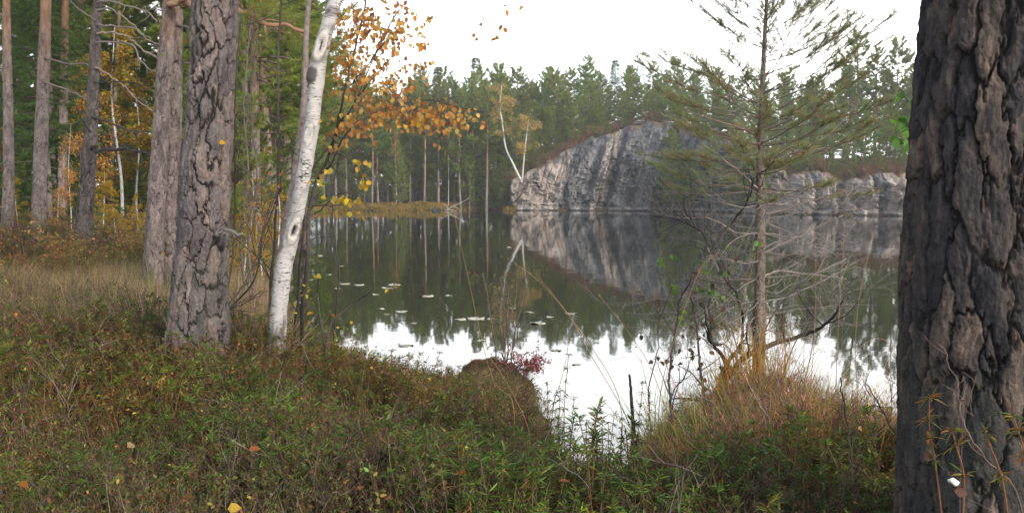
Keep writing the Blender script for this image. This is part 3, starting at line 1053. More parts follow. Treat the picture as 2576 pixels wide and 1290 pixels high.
# hill-top trees: silhouette first, then fill
CREST = [(1252, 100, 158, 'pine4', 'pine'), (1300, 103, 172, 'pine2', 'pine'), (1345, 104, 215, 'ypine0', 'pine'), (1392, 101, 170, 'ypine1', 'pine'), (1418, 107, 185, 'pine4', 'pine'), (1445, 110, 195, 'spruce2', 'spruce'),
         (1480, 106, 142, 'ypine0', 'pine'), (1512, 108, 190, 'pine2', 'pine'), (1546, 107, 148, 'spruce1', 'spruce'), (1590, 105, 165, 'ypine2', 'pine'), (1640, 109, 150, 'pine4', 'pine'), (1668, 112, 175, 'ypine1', 'pine'),
         (1700, 107, 140, 'pine2', 'pine'), (1740, 104, 175, 'ypine0', 'pine'), (1790, 103, 165, 'pine4', 'pine'), (1840, 101, 190, 'ypine2', 'pine'), (1900, 98, 200, 'pine2', 'pine'), (1965, 96, 195, 'pine4', 'pine'),
         (2040, 95, 190, 'ypine1', 'pine'), (2095, 93, 200, 'pine2', 'pine'), (2143, 92, 78, 'pine3', 'pine'), (2198, 91, 115, 'pine4', 'pine'), (2248, 90, 95, 'ypine0', 'pine'), (2302, 90, 140, 'pine4', 'pine'), (2345, 92, 110, 'pine2', 'pine')]
for k, (px, d, ty, key, kd) in enumerate(CREST):
    tree_px(key, px, d, ty, f'{kd} on the skyline of the rocky hill, {ORD[k]} from the left', 'skyline trees of the rocky hill', sxy=1.1 if 'ypine' in key else 1.35)
for row, (d0, n) in enumerate([(111, 20), (118, 16), (128, 12)]):
    for k in range(n):
        px = 1270 + (k + rngF.uniform(0.1, 0.9)) * (2380 - 1270) / n
        d = d0 + rngF.uniform(-2.5, 2.5) - 14 * sstep(1700, 2150, px)
        key = f'pine{rngF.integers(0, 5)}' if rngF.random() < 0.3 else f'ypine{rngF.integers(0, 3)}'
        ty = rngF.uniform(165, 225)
        tree_px(key, px, d, ty, ['pine just behind the skyline trees of the rocky hill', 'pine farther back on the rocky hill', 'pine at the far back of the rocky hill'][row],
                ['pines behind the skyline trees', 'pines farther back on the hill', 'pines at the back of the hill'][row])
for k in range(14):                                  # the wood goes on behind the huge trunk
    px = 2400 + k * 62
    tree_px(['ypine0', 'pine4', 'ypine2', 'pine2', 'spruce1'][k % 5], px, 88 + (k % 3) * 5, 130 + 30 * (k % 4), f'tree of the far hill hidden behind the huge trunk, {ORD[k]} of the row', 'trees of the far hill behind the huge trunk', sxy=1.3)
# small trees on the face and at the foot of the lower rocks
for k, (px, d, ty, H, key, lab) in enumerate([(1690, 91.5, 395, 7.4, 'ypine0', 'green pine standing at the foot of the cliff edge'), (1735, 90.5, 420, 5.4, 'ypine1', 'smaller pine at the waterside beside the cliff edge'),
                                              (1790, 91, 370, 6.8, 'ypine2', 'pine growing on the ledge just past the big rock face'), (1850, 89, 400, 5.2, 'ypine0', 'pine behind the young lakeside pine stem on the rocks'),
                                              (1905, 87, 420, 6.0, 'ypine1', 'small pine on the rock shelf between big cliff and buttresses')]):
    d = float(np.interp(px, [q[0] for q in FAR_PX][::-1], [W(*q)[1] for q in FAR_PX][::-1])) - 1.3
    x = P(px, 500, d)[0]
    tree(key, x, d, H, lab, 'small pines on the rocks', z=0.05, sxy=1.1)


def crest_pt(cr, px, row):
    j = np.argmin(np.abs(cr[row, :, 0] / cr[row, :, 1] * FPX + 512 - px * SC))
    return cr[row, j]


for px, row, H, key, lab in [(1552, 5, 4.6, 'pine2', 'small crooked pine with pale stem on the heathery brow of the cliff'), (1425, 5, 5.8, 'ypine0', 'pine rooted on the sloping shoulder of the cliff'),
                             (1385, 4, 4.2, 'ypine1', 'small pine low on the shoulder of the cliff'), (1600, 9, 5.0, 'ypine2', 'broad pine on top of the cliff beside the crooked one'), (1470, 10, 4.8, 'ypine2', 'bushy pine standing back from the cliff brow'),
                             (1345, 3, 3.6, 'ypine0', 'little pine at the low end of the cliff shoulder'), (1505, 5, 2.4, 'ypine1', 'knee-high bushy pine on the cliff brow left of the crooked pine'), (1640, 6, 3.6, 'ypine0', 'bushy pine at the very top of the cliff'),
                             (1680, 4, 4.0, 'ypine1', 'bushy pine at the far corner of the cliff top'), (1715, 3, 4.2, 'ypine2', 'pine hanging over the shaded side of the cliff top'), (1575, 12, 3.6, 'ypine1', 'low bushy pine right behind the crooked pine')]:
    c = crest_pt(crestA, px, row)
    tree(key, c[0], c[1], H, lab, 'pines on the brow of the cliff', z=c[2])
for k, (px, row, H) in enumerate([(1318, 2, 2.0), (1362, 1, 1.6), (1402, 2, 2.6), (1448, 1, 1.5), (1490, 2, 3.0), (1528, 1, 1.4), (1570, 2, 2.0), (1612, 1, 2.4), (1655, 2, 3.0), (1700, 1, 3.4), (1728, 2, 3.0)]):
    c = crest_pt(crestA, px, row)
    tree(f'ypine{(k + 1) % 3}', c[0], c[1], H, f'{ORD[k]} stunted pine from the left along the very rim of the big cliff', 'stunted pines along the rim of the big cliff', z=c[2], sxy=1.2)
for px, row, H, key, lab in [(2015, 8, 3.4, 'ypine0', 'small pine on the top ledge of the pale buttresses'), (2120, 6, 2.8, 'ypine1', 'low pine above the heathery ledge of the pale rocks'), (2260, 8, 3.0, 'ypine2', 'low pine on the pale rocks near the huge trunk'),
                             (1950, 10, 4.5, 'ypine2', 'pine on the rock shelf seen through the young pine twigs')]:
    c = crest_pt(crestB, px, row)
    tree(key, c[0], c[1], H, lab, 'pines on the pale rocks', z=c[2])


for k, (px, d, ty) in enumerate([(1500, 99, 235), (1530, 100, 215), (1575, 100, 225), (1620, 101, 235), (1660, 101, 215), (1705, 98, 235), (1745, 96, 265), (1775, 94, 285), (1815, 93, 260), (1862, 91, 290), (1885, 89, 330),
                                 (1930, 87, 270), (1975, 85.5, 310), (2010, 86, 260), (2050, 84, 320), (2085, 84.5, 270), (2130, 84, 330), (2165, 85, 250), (2205, 83, 320), (2235, 83, 260), (2275, 83, 320), (2300, 84, 240), (2340, 83, 280), (1445, 98.5, 270), (1300, 98, 300), (1330, 99, 260)]):
    tree_px(f'ypine{(k * 2 + 1) % 3}', px, d, ty, f'bushy pine on the front slope of the rocky hill, {ORD[k] if k < 25 else "twenty-sixth"} in the list of slope pines'.split(',')[0], 'bushy pines on the front slope of the hill')


for k, (px, row, H) in enumerate([(1765, 3, 3.6), (1800, 6, 4.2), (1838, 2, 2.6), (1872, 8, 4.4), (1915, 4, 3.0), (1985, 5, 3.2), (2048, 3, 2.2), (2072, 10, 4.2), (2100, 2, 1.8), (2165, 9, 4.4), (2192, 4, 2.4), (2228, 12, 4.6), (2282, 5, 2.6), (2312, 10, 4.4), (2340, 4, 3.0), (1750, 1, 3.4), (1820, 1, 3.0), (1890, 1, 2.4), (1940, 1, 2.0), (2000, 1, 1.7), (2030, 2, 2.4), (2085, 1, 1.6), (2145, 1, 1.8), (2210, 1, 1.6), (2265, 1, 2.0)]):
    c = crest_pt(crestB, px, row)
    tree(f'ypine{k % 3}', c[0], c[1], H, f'{ORD[k]} bush-like pine from the left along the brow of the lower rocks', 'bush-like pines along the brow of the lower rocks', z=c[2], sxy=1.25)


# the yellow far birch with two leaning white stems
def far_birch():
    d = 94.0
    b = P(1312, 452, d)
    b[1] = d
    o = thing('birch_tree', 'pale yellow birch with two leaning white stems at the low end of the cliff', 'birch tree', b)
    tm, cm = MB(), MB()
    rng = np.random.default_rng(31)

    def L(px, py, dy=0.0):
        q = P(px, py, d + dy) - b
        return q
    s1 = spline([L(1313, 458), L(1290, 410), L(1272, 370, 0.2), L(1264, 310, 0.3), L(1258, 270, 0.3), L(1262, 215, 0.2)], 18)
    s2 = spline([L(1313, 458), L(1318, 400, -0.3), L(1324, 345, -0.4), L(1330, 300, -0.4)], 14)
    tm2 = MB()
    tube(tm, s1, np.linspace(0.12, 0.025, 18), 8, (0.55, 0.53, 0.5))
    tube(tm2, s2, np.linspace(0.085, 0.025, 14), 8, (0.55, 0.53, 0.5))
    out = []
    for s, lo, n in ((s1, 9, 18), (s2, 6, 14)):
        for k in range(n):
            p = s[rng.integers(lo, len(s))]
            az = rng.random() * 6.28
            grow(rng, p, (math.cos(az), math.sin(az), 0.5), rng.uniform(0.7, 1.7), 0.03, 2, out, 0.3, (2, 4), -0.25, 0.55)
    tubes(cm, np.array([q[0] for q in out]), np.array([q[1] for q in out]), 4, (0.25, 0.22, 0.2), 1)
    tips = np.concatenate([q[0][1:] for q in out if q[2] < 2])
    n = 6500
    pos = tips[rng.integers(0, len(tips), n)] + rng.normal(size=(n, 3)) * 0.12
    leaves(cm, pos, rng.normal(size=(n, 3)) + np.array([0, 0, -0.6]), 0.11, 0.085, pick(PAL_PALE, n, rng, 0.25), rng)
    link('trunk', tm.mesh('trunk', [M_white], True), o)
    link('trunk', tm2.mesh('trunk', [M_white], True), o)
    link('crown', cm.mesh('crown', [M_leaf, M_twig]), o)


far_birch()

# ------------------------------------------------------------------ left wood, random fill
rngL = np.random.default_rng(21)
ZON = [(-400, 60, 'beyond the outermost smooth trunk'), (60, 190, 'behind the pair of straight reddish trunks'), (190, 380, 'behind the crooked dark pine and the yellow birch'),
       (380, 620, 'behind the huge plated pine'), (620, 720, 'between the plated pine and the white birch'), (720, 900, 'past the white birch along the shore')]
cnt = 0
tries = 0
while cnt < 92 and tries < 6000:
    tries += 1
    d = rngL.uniform(21, 92) if tries % 3 else rngL.uniform(24, 55)
    px = rngL.uniform(-110, 800)
    x = P(px, 500, d)[0]
    sd = float(sdist(np.array([x]), np.array([d]))[0])
    if sd < 1.5 or (d < 28 and px > 560):
        continue
    if (d > 52 and px < 610) or (d < 30 and 180 < px < 430) or (d < 32 and 10 < px < 110) or (d < 30 and 440 < px < 480):
        continue
    if any((x - a) ** 2 + (d - b) ** 2 < (2.3 if d < 50 else 2.8) ** 2 for a, b in TREES):
        continue
    u = rngL.random()
    zone = [z for z in ZON if z[0] <= px < z[1]][0][2]
    far = 'deep in the wood' if d > 48 else 'in the near wood'
    if u < 0.42:
        tree(f'pine{rngL.integers(0, 5)}', x, d, rngL.uniform(13, 18.5), f'mature pine {far} {zone}', f'mature pines {far} {zone}', sxy=1.0)
    elif u < 0.66:
        tree(f'spruce{rngL.integers(0, 3)}', x, d, rngL.uniform(4.5, 11), f'dark spruce {far} {zone}', f'dark spruces {far} {zone}')
    else:
        tree(f'ypine{rngL.integers(0, 3)}', x, d, rngL.uniform(5, 10.5), f'bushy young pine {far} {zone}', f'bushy young pines {far} {zone}')
    cnt += 1

for k, (px, d, ty, key, sx_, lab) in enumerate([(45, 20, 430, 'ybirch1', 1.2, 'small yellow birch by the outermost trunk'), (140, 18.5, 440, 'obirch0', 0.8, 'small orange sapling at the foot of the straight grey pine'), (255, 19, 420, 'ybirch0', 1.1, 'low yellow sapling just past the crooked dark pine'),
                                              (345, 16.5, 470, 'ybirch1', 0.8, 'crooked little white birch with few leaves beside the joined pair'), (610, 13, 520, 'ybirch0', 1.1, 'low yellow bush between plated pine and white birch'), (655, 15, 500, 'obirch0', 1.1, 'rusty low bush behind the white birch foot'), (700, 19, 440, 'ybirch1', 1.1, 'yellow-green bush along the shore past the white birch')]):
    tree_px(key, px, d, ty, lab, 'small autumn birches in the left wood', sxy=sx_)
for k, (px, d, ty, lab) in enumerate([(70, 23, 380, 'green young pine between the outer trunks'), (150, 25, 330, 'green young pine behind the straight grey pine'), (330, 30, 300, 'green young pine under the yellow birches'), (400, 27, 330, 'green young pine left behind the joined pair'), (640, 27, 260, 'light green young pine in the gap between plated pine and birch'),
                                      (700, 33, 250, 'light green young pine right of the upright dark sapling'), (590, 33, 200, 'taller young pine against the plated pine'), (760, 45, 280, 'young pine near the shore past the white birch')]):
    tree_px(f'ypine{k % 3}', px, d, ty, lab, 'green young pines of the left wood', sxy=1.15)

for k, (px, d, H, key, lab) in enumerate([(640, 26, 12, 'pine4', 'leafy tall pine in the gap right of the plated pine'), (690, 31, 13, 'pine2', 'leafy tall pine behind the upright dark sapling'), (722, 38, 13.5, 'pine4', 'leafy tall pine whose crown shows left of the birch top'),
                                          (748, 46, 14, 'pine2', 'leafy tall pine crossing behind the middle of the white birch'), (770, 58, 15, 'pine4', 'leafy tall pine near the shore past the white birch'), (600, 34, 14, 'pine2', 'leafy tall pine brushing the plated pine'), (668, 44, 15, 'pine4', 'leafy tall pine farther back in the pine and birch gap')]):
    tree(key, P(px, 500, d)[0], d, H, lab, 'leafy tall pines between plated pine and birch', sxy=1.25)

# the yellow and orange understorey on the left
for px, d, ty, key, sxy, lab in [(305, 24, 60, 'ybirch0', 1.25, 'tall yellow birch glowing behind the crooked dark pine'), (345, 26, 190, 'ybirch1', 1.2, 'smaller yellow birch next to the pair of joined trunks'),
                                 (60, 26, 265, 'ybirch1', 1.3, 'orange-yellow birch between the outermost trunks'), (225, 21, 170, 'obirch0', 1.0, 'sparse orange birch sapling beside the crooked dark pine'),
                                 (175, 19.5, 300, 'obirch0', 0.6, 'thin orange sapling between two straight trunks'), (460, 28, 250, 'ybirch1', 1.2, 'yellow birch peeping out behind the plated pine'),
                                 (290, 17.5, 500, 'ybirch0', 1.3, 'knee-high yellow birch bush in the heather'), (630, 22, 400, 'ybirch1', 1.1, 'yellowish birch sapling between plated pine and white birch'),
                                 (585, 27, 330, 'ybirch0', 0.6, 'slender greenish yellow birch close to the plated pine')]:
    tree_px(key, px, d, ty, lab, 'autumn birches in the left wood', sxy=sxy)

# ------------------------------------------------------------------ near trunks with real plated bark
def worley(a, z, nc, ch, seed, warp):
    """periodic in a (0..1). returns F2-F1 (cell units) and a cell random"""
    u = a * nc + warp[0]
    w = z / ch + warp[1]
    iu, iw = np.floor(u).astype(np.int64), np.floor(w).astype(np.int64)
    f1 = np.full(u.shape, 9.0)
    f2 = np.full(u.shape, 9.0)
    cid = np.zeros(u.shape)
    for du in (-1, 0, 1):
        for dw in (-1, 0, 1):
            cu, cw = iu + du, iw + dw
            k = np.mod(cu, nc)
            px = cu + 0.12 + 0.76 * _h(k, cw, np.full_like(k, seed)) + 0.5 * (np.mod(cw, 2) - 0.5)
            py = cw + 0.1 + 0.8 * _h(k, cw, np.full_like(k, seed + 77))
            dd = np.maximum(np.abs(u - px) * 1.05, 0) ** 2 + (w - py) ** 2
            dd = np.sqrt(dd)
            nid = _h(k, cw, np.full_like(k, seed + 191))
            cl = dd < f1
            f2 = np.where(cl, f1, np.minimum(f2, dd))
            cid = np.where(cl, nid, cid)
            f1 = np.where(cl, dd, f1)
    return f2 - f1, cid


def bark_mesh(mb, path, r, nu, nv, nc, ch, depth, seed, moss=0.0, sharp=0.22, wob=0.05, small=2.2, fa=0.17):
    n = len(path)
    s = np.concatenate([[0], np.cumsum(np.linalg.norm(np.diff(path, axis=0), axis=1))])
    tv = np.linspace(0, s[-1], nv)
    pth = np.stack([np.interp(tv, s, path[:, k]) for k in range(3)], -1)
    rr = np.interp(tv, s, r)
    t, u, v = frames(pth)
    a = np.linspace(0, 1, nu, endpoint=False)
    A, Zc = np.meshgrid(a, tv)
    ca, sa = np.cos(A * 2 * PI), np.sin(A * 2 * PI)
    cyl = np.stack([ca * rr.mean(), sa * rr.mean(), Zc], -1)
    cs = ch * 0.5
    g = nc / (2 * PI * rr.mean())                  # plates per metre round the trunk
    vs = 1.0 / (ch * g)
    st = np.array([1, 1, vs])
    w1 = fbm(cyl * g * 0.55 * st + seed, 3) * 0.55 + 0.24 * fbm(cyl * g * 2.6 * st + seed + 5, 4, 0.6)
    w2 = fbm(cyl * g * 0.6 * st + seed + 40, 3) * 0.6 + 0.2 * fbm(cyl * g * 2.6 * st + seed + 45, 4, 0.6)
    e1, id1 = worley(A, Zc, nc, ch, seed, (w1, w2))
    e2, id2 = worley(A, Zc, int(nc * small), ch / small * 0.8, seed + 5, (w1 * small, w2 * small))
    fine = fbm(cyl * np.array([1, 1, 0.42]) * 30 / (depth * 40 + 0.3), 5, 0.62)
    wid = sharp * (1.0 + 0.9 * fbm(cyl * g * 0.7 * st + seed + 71, 2))      # fissures open and close
    wid = np.clip(wid, 0.03, 0.6)
    h1 = sstep(0.0, 1.0, e1 / wid)
    op = sstep(-0.75, -0.1, fbm(cyl * g * 0.8 * st + seed + 88, 2))
    h1 = 1 - (1 - h1) * op
    h2 = sstep(0.0, 0.14, e2)
    h2 = 1 - (1 - h2) * sstep(-0.2, 0.4, fbm(cyl * g * 1.3 * st + seed + 99, 2))
    lay_ = (np.minimum(e1, 0.9) + 0.22 * fine + 0.3 * id2 + 0.2 * id1) * 4.5
    terr = (np.floor(lay_) + sstep(0.7, 1.0, lay_ - np.floor(lay_))) / 4.5    # flakes stacked in layers
    lump = fbm(cyl * 3 + seed, 3)
    plate = h1 * (0.45 + 0.3 * id1) + 0.38 * np.minimum(terr, 1.2) * h1 + 0.12 * h2 * h1
    H = depth * (plate + fa * fine * (0.4 + 0.6 * h1)) + rr[:, None] * wob * lump
    base = pth[:, None] + (rr[:, None, None] - depth * 0.6 + H[..., None]) * (ca[..., None] * u[:, None] + sa[..., None] * v[:, None])
    i = np.arange(nv - 1)[:, None] * nu
    j = np.arange(nu)[None]
    j2 = (j + 1) % nu
    Q = np.stack([i + j, i + j2, i + nu + j2, i + nu + j], -1).reshape(-1, 4)
    ms = moss * sstep(0.1, 0.7, fbm(cyl * 2.2 + 3, 4)) + moss * 1.5 * sstep(0.9, 0.2, Zc) * sstep(-0.2, 0.4, lump)
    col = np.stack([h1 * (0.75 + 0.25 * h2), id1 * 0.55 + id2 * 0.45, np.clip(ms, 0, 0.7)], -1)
    mb.add(base.reshape(-1, 3), Q, None, col.reshape(-1, 3))


def ext(pts, top):
    """carry a trunk on above the frame to height top"""
    p = np.asarray(pts, float)
    d = nrm(p[-1] - p[-2])
    k = (top - p[-1][2]) / max(d[2], 0.3)
    return np.vstack([p, p[-1] + d * k * 0.5 + np.array([0.04, 0, 0]), p[-1] + d * k])


def near_pine(px_pts, d, widths, label, mat, nu, nv, nc, ch, depth, seed, top=12.0, moss=0.1, crown='high1', csc=0.9, wob=0.05, flare=1.15, sink=0.25, group=None, sharp=0.22, fa=0.17):
    """px_pts: list of trunk points in the photo from base upward; widths there"""
    pts = [P(x, y, d) for x, y in px_pts]
    for q in pts:
        q[1] = d
    rad_ = [w * mpu(d) / 2 for w in widths]
    b = pts[0].copy()
    g = gz(b[0], d)
    pts = [np.array([b[0], d, min(g, b[2]) - sink])] + pts
    rad_ = [rad_[0] * flare] + rad_
    p = ext(pts, top)
    rad_ = rad_ + [rad_[-1] * 0.8, rad_[-1] * 0.4]
    s = np.concatenate([[0], np.cumsum(np.linalg.norm(np.diff(p, axis=0), axis=1))])
    pp = polysmooth(p, 260, 7)
    rr = np.interp(np.concatenate([[0], np.cumsum(np.linalg.norm(np.diff(pp, axis=0), axis=1))]), s, rad_)
    base = p[0].copy()
    o = thing('pine_tree', label, 'pine tree', base, 0, group)
    m = MB()
    # bark detail up to just above the frame, plain trunk from there
    cut = P(0, -160, d)[2] + 0.25
    lo = pp[:, 2] <= cut
    lo[:4] = True
    k = lo.sum()
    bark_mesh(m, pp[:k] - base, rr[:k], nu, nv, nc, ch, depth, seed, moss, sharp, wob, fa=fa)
    tube(m, pp[k - 1:] - base, rr[k - 1:] * 0.88, 14, (0.8, 0.5, 0.0))
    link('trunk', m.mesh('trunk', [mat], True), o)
    if crown:
        c = link('crown', PROTO[crown][1], o)
        c.location = pp[-1] - base - np.array([0, 0, PROTO[crown][2] * csc])
        c.scale = (csc,) * 3
    return o, base


def limb(o, base, d, px_pts, w0, w1, col, dy=0.0, ns=7, name='branch', mat=None, n=16, twig=0, seed=0, green=0):
    rng = np.random.default_rng(seed + len(px_pts) * 7 + int(px_pts[-1][0]))
    k = len(px_pts)
    pts = [P(x, y, d + dy * i / max(k - 1, 1)) - base for i, (x, y) in enumerate(px_pts)]
    p = spline(pts, n)
    p[1:] += rng.normal(size=(n - 1, 3)) * w1 * mpu(d) * 0.6
    m = MB()
    tube(m, p, np.linspace(w0, w1, n) * mpu(d) / 2, ns, col)
    if twig:
        out = []
        for _ in range(twig):
            i = rng.integers(n // 4, n)
            fw = nrm(p[min(i + 1, n - 1)] - p[max(i - 1, 0)])
            grow(rng, p[i], fw + rng.normal(size=3) * 0.7, rng.uniform(0.2, 0.7) * np.linalg.norm(p[-1] - p[0]) * 0.5, w1 * mpu(d) * 0.35, 1, out, 0.3, (1, 4), 0.0, 0.6)
        tubes(m, np.array([q[0] for q in out]), np.array([q[1] for q in out]), 4, col)
        if green:
            sp = np.concatenate([q[0][3:] for q in out]); sdv_ = np.concatenate([nrm(q[0][3:] - q[0][2:-1]) for q in out])
            pos = np.repeat(sp, green, 0) + rng.normal(size=(len(sp) * green, 3)) * 0.03
            nm_ = MB()
            needles(nm_, pos, np.repeat(sdv_, green, 0) * 0.8 + nrm(rng.normal(size=pos.shape)), rng.uniform(0.05, 0.09, len(pos)), 0.006, np.repeat(pick(PAL_PINE, len(sp), rng, 0.2), green, 0), rng)
            link('needles', nm_.mesh('needles', [M_needle]), o)
    link(name, m.mesh(name, [mat or M_twig], True), o)
    return p


# the huge trunk on the right
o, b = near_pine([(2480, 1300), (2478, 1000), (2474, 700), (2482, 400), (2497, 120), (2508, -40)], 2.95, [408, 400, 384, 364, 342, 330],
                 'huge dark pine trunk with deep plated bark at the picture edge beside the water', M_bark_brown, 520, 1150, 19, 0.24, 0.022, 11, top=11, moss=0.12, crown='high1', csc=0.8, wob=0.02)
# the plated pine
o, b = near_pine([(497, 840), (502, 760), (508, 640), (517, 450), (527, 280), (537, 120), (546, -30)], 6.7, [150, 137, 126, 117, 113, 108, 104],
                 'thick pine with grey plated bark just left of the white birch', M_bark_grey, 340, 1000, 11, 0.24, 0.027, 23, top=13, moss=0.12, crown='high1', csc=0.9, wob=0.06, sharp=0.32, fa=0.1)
limb(o, b, 6.55, [(540, 592), (566, 585), (600, 580)], 9, 8, (0.2, 0.18, 0.17), -0.1, name='branch_stub')
# the joined pair
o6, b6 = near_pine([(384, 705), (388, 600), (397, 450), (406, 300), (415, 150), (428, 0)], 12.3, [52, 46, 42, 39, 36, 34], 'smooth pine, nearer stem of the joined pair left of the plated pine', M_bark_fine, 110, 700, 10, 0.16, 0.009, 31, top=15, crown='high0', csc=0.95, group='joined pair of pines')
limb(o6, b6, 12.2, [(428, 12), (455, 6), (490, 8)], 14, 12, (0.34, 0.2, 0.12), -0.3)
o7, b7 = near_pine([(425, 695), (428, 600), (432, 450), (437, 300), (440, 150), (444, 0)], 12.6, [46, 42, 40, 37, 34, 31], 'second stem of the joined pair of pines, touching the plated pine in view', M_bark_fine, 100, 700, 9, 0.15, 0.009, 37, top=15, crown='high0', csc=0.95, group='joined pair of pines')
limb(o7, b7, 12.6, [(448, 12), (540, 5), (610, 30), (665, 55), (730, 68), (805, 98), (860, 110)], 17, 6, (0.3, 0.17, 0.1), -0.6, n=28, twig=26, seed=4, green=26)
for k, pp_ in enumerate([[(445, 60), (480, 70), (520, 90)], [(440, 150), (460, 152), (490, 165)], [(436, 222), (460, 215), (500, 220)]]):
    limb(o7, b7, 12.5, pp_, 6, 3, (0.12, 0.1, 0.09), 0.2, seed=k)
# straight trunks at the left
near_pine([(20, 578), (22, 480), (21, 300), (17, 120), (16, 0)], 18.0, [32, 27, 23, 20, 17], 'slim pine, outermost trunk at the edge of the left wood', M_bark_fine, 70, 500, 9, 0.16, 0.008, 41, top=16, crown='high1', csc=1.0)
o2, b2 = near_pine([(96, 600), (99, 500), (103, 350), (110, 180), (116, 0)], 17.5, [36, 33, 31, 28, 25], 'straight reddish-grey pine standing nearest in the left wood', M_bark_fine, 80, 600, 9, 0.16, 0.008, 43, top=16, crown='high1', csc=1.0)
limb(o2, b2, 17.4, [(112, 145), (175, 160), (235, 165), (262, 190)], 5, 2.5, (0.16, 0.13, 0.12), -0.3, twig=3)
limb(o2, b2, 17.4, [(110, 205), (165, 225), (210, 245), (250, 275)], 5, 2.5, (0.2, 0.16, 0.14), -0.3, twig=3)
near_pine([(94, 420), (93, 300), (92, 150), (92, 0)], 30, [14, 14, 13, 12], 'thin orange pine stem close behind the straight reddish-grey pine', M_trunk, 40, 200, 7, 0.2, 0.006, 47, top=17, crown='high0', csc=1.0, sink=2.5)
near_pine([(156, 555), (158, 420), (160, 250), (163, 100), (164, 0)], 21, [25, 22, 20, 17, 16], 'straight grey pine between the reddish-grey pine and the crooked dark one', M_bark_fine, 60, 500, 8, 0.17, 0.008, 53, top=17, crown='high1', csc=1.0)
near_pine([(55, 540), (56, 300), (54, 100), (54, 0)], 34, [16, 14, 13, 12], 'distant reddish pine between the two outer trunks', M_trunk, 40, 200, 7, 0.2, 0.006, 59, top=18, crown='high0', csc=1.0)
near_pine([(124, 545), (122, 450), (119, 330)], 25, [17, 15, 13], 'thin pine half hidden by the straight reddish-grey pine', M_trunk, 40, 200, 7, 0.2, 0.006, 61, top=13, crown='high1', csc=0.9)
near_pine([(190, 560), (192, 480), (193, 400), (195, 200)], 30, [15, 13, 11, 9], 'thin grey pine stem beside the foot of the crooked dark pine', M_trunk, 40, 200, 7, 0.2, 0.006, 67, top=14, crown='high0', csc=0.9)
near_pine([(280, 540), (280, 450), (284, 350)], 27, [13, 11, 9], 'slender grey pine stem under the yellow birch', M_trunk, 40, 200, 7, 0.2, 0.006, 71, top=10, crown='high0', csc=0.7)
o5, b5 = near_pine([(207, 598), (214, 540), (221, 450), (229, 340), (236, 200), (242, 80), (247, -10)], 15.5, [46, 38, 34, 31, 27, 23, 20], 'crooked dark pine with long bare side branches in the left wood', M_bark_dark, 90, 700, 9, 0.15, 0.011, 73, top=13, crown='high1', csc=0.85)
DK = (0.05, 0.042, 0.04)
GRY = (0.2, 0.165, 0.145)
for k, (pp_, w0, w1, cc) in enumerate([
        ([(247, 6), (275, 2), (320, 12), (370, 30), (400, 55)], 6, 3, GRY), ([(246, 25), (280, 22), (320, 50), (365, 95), (395, 110)], 5, 2.5, GRY), ([(243, 62), (300, 66), (340, 72), (380, 100)], 5, 2, GRY),
        ([(243, 85), (290, 82), (325, 95), (360, 125), (392, 145)], 6, 3, (0.26, 0.2, 0.16)), ([(241, 108), (300, 104), (335, 115), (350, 145), (375, 172), (395, 182)], 5, 2.5, GRY), ([(238, 168), (275, 190), (310, 215), (345, 250), (385, 280)], 6, 2.5, (0.24, 0.18, 0.14)),
        ([(236, 205), (290, 204), (340, 208), (395, 222)], 4, 2.5, DK), ([(232, 295), (285, 312), (330, 328), (390, 330)], 6, 3, DK), ([(230, 372), (270, 378), (320, 374), (378, 388)], 9, 6, DK),
        ([(240, 50), (215, 35), (185, 10), (165, -20)], 4, 2, GRY), ([(228, 330), (205, 300), (180, 230)], 4, 2, DK), ([(222, 440), (205, 405), (200, 380)], 4, 2, GRY)]):
    limb(o5, b5, 15.4, pp_, w0, w1, cc, [-0.5, 0.6, -0.3, 0.4][k % 4], n=18, twig=4, seed=k)

# ------------------------------------------------------------------ the white birch
dB = 7.1
bp = [(694, 862), (701, 780), (708, 720), (717, 640), (741, 570), (753, 500), (768, 420), (784, 330), (793, 250), (792, 195), (800, 150), (815, 95), (838, 20), (856, -40)]
bw = [47, 41, 43, 45, 38, 38, 37, 37, 36, 43, 39, 38, 36, 34]
pts = np.array([P(x, y, dB) for x, y in bp]); pts[:, 1] = dB
pts = np.vstack([pts[0] + np.array([-0.02, 0, -0.4]), pts])
path = polysmooth(ext(pts, 7.5), 260, 4)
s0 = np.concatenate([[0], np.cumsum(np.linalg.norm(np.diff(ext(pts, 7.5), axis=0), axis=1))])
ss = np.concatenate([[0], np.cumsum(np.linalg.norm(np.diff(path, axis=0), axis=1))])
rB = np.interp(ss, s0, np.array([bw[0] * 1.2] + bw + [24, 8]) * mpu(dB) / 2)
birch_base = pts[0].copy()
birch = thing('birch_tree', 'white birch with black-holed knot and leaning trunk at the water edge', 'birch tree', birch_base)
m = MB()
tv = np.linspace(0, ss[-1], 620)
pth = np.stack([np.interp(tv, ss, path[:, k]) for k in range(3)], -1) - birch_base
rr = np.interp(tv, ss, rB)
nu = 72
# angle 0 faces the camera (-y), angle increases to the viewer's right
ang = np.linspace(-PI, PI, nu, endpoint=False)
Ug = np.sin(ang)[None, :, None] * np.array([1.0, 0, 0]) + np.cos(ang)[None, :, None] * np.array([0, -1.0, 0])
AA, ZZ = np.meshgrid(ang, pth[:, 2])
cylp = np.stack([np.cos(AA) * 0.07, np.sin(AA) * 0.07, ZZ], -1)
disp = 0.004 * fbm(cylp * 14, 4) + 0.002 * fbm(cylp * np.array([10, 10, 90]), 2)
colb = np.zeros(AA.shape + (3,))
colb[..., 0] = 0.75 * sstep(0.55, 0.15, ZZ - 0.45) * sstep(-0.2, 0.5, fbm(cylp * np.array([25, 25, 6]), 4) + 0.1)


def zloc(px, py):
    return P(px, py, dB)[2] - birch_base[2]


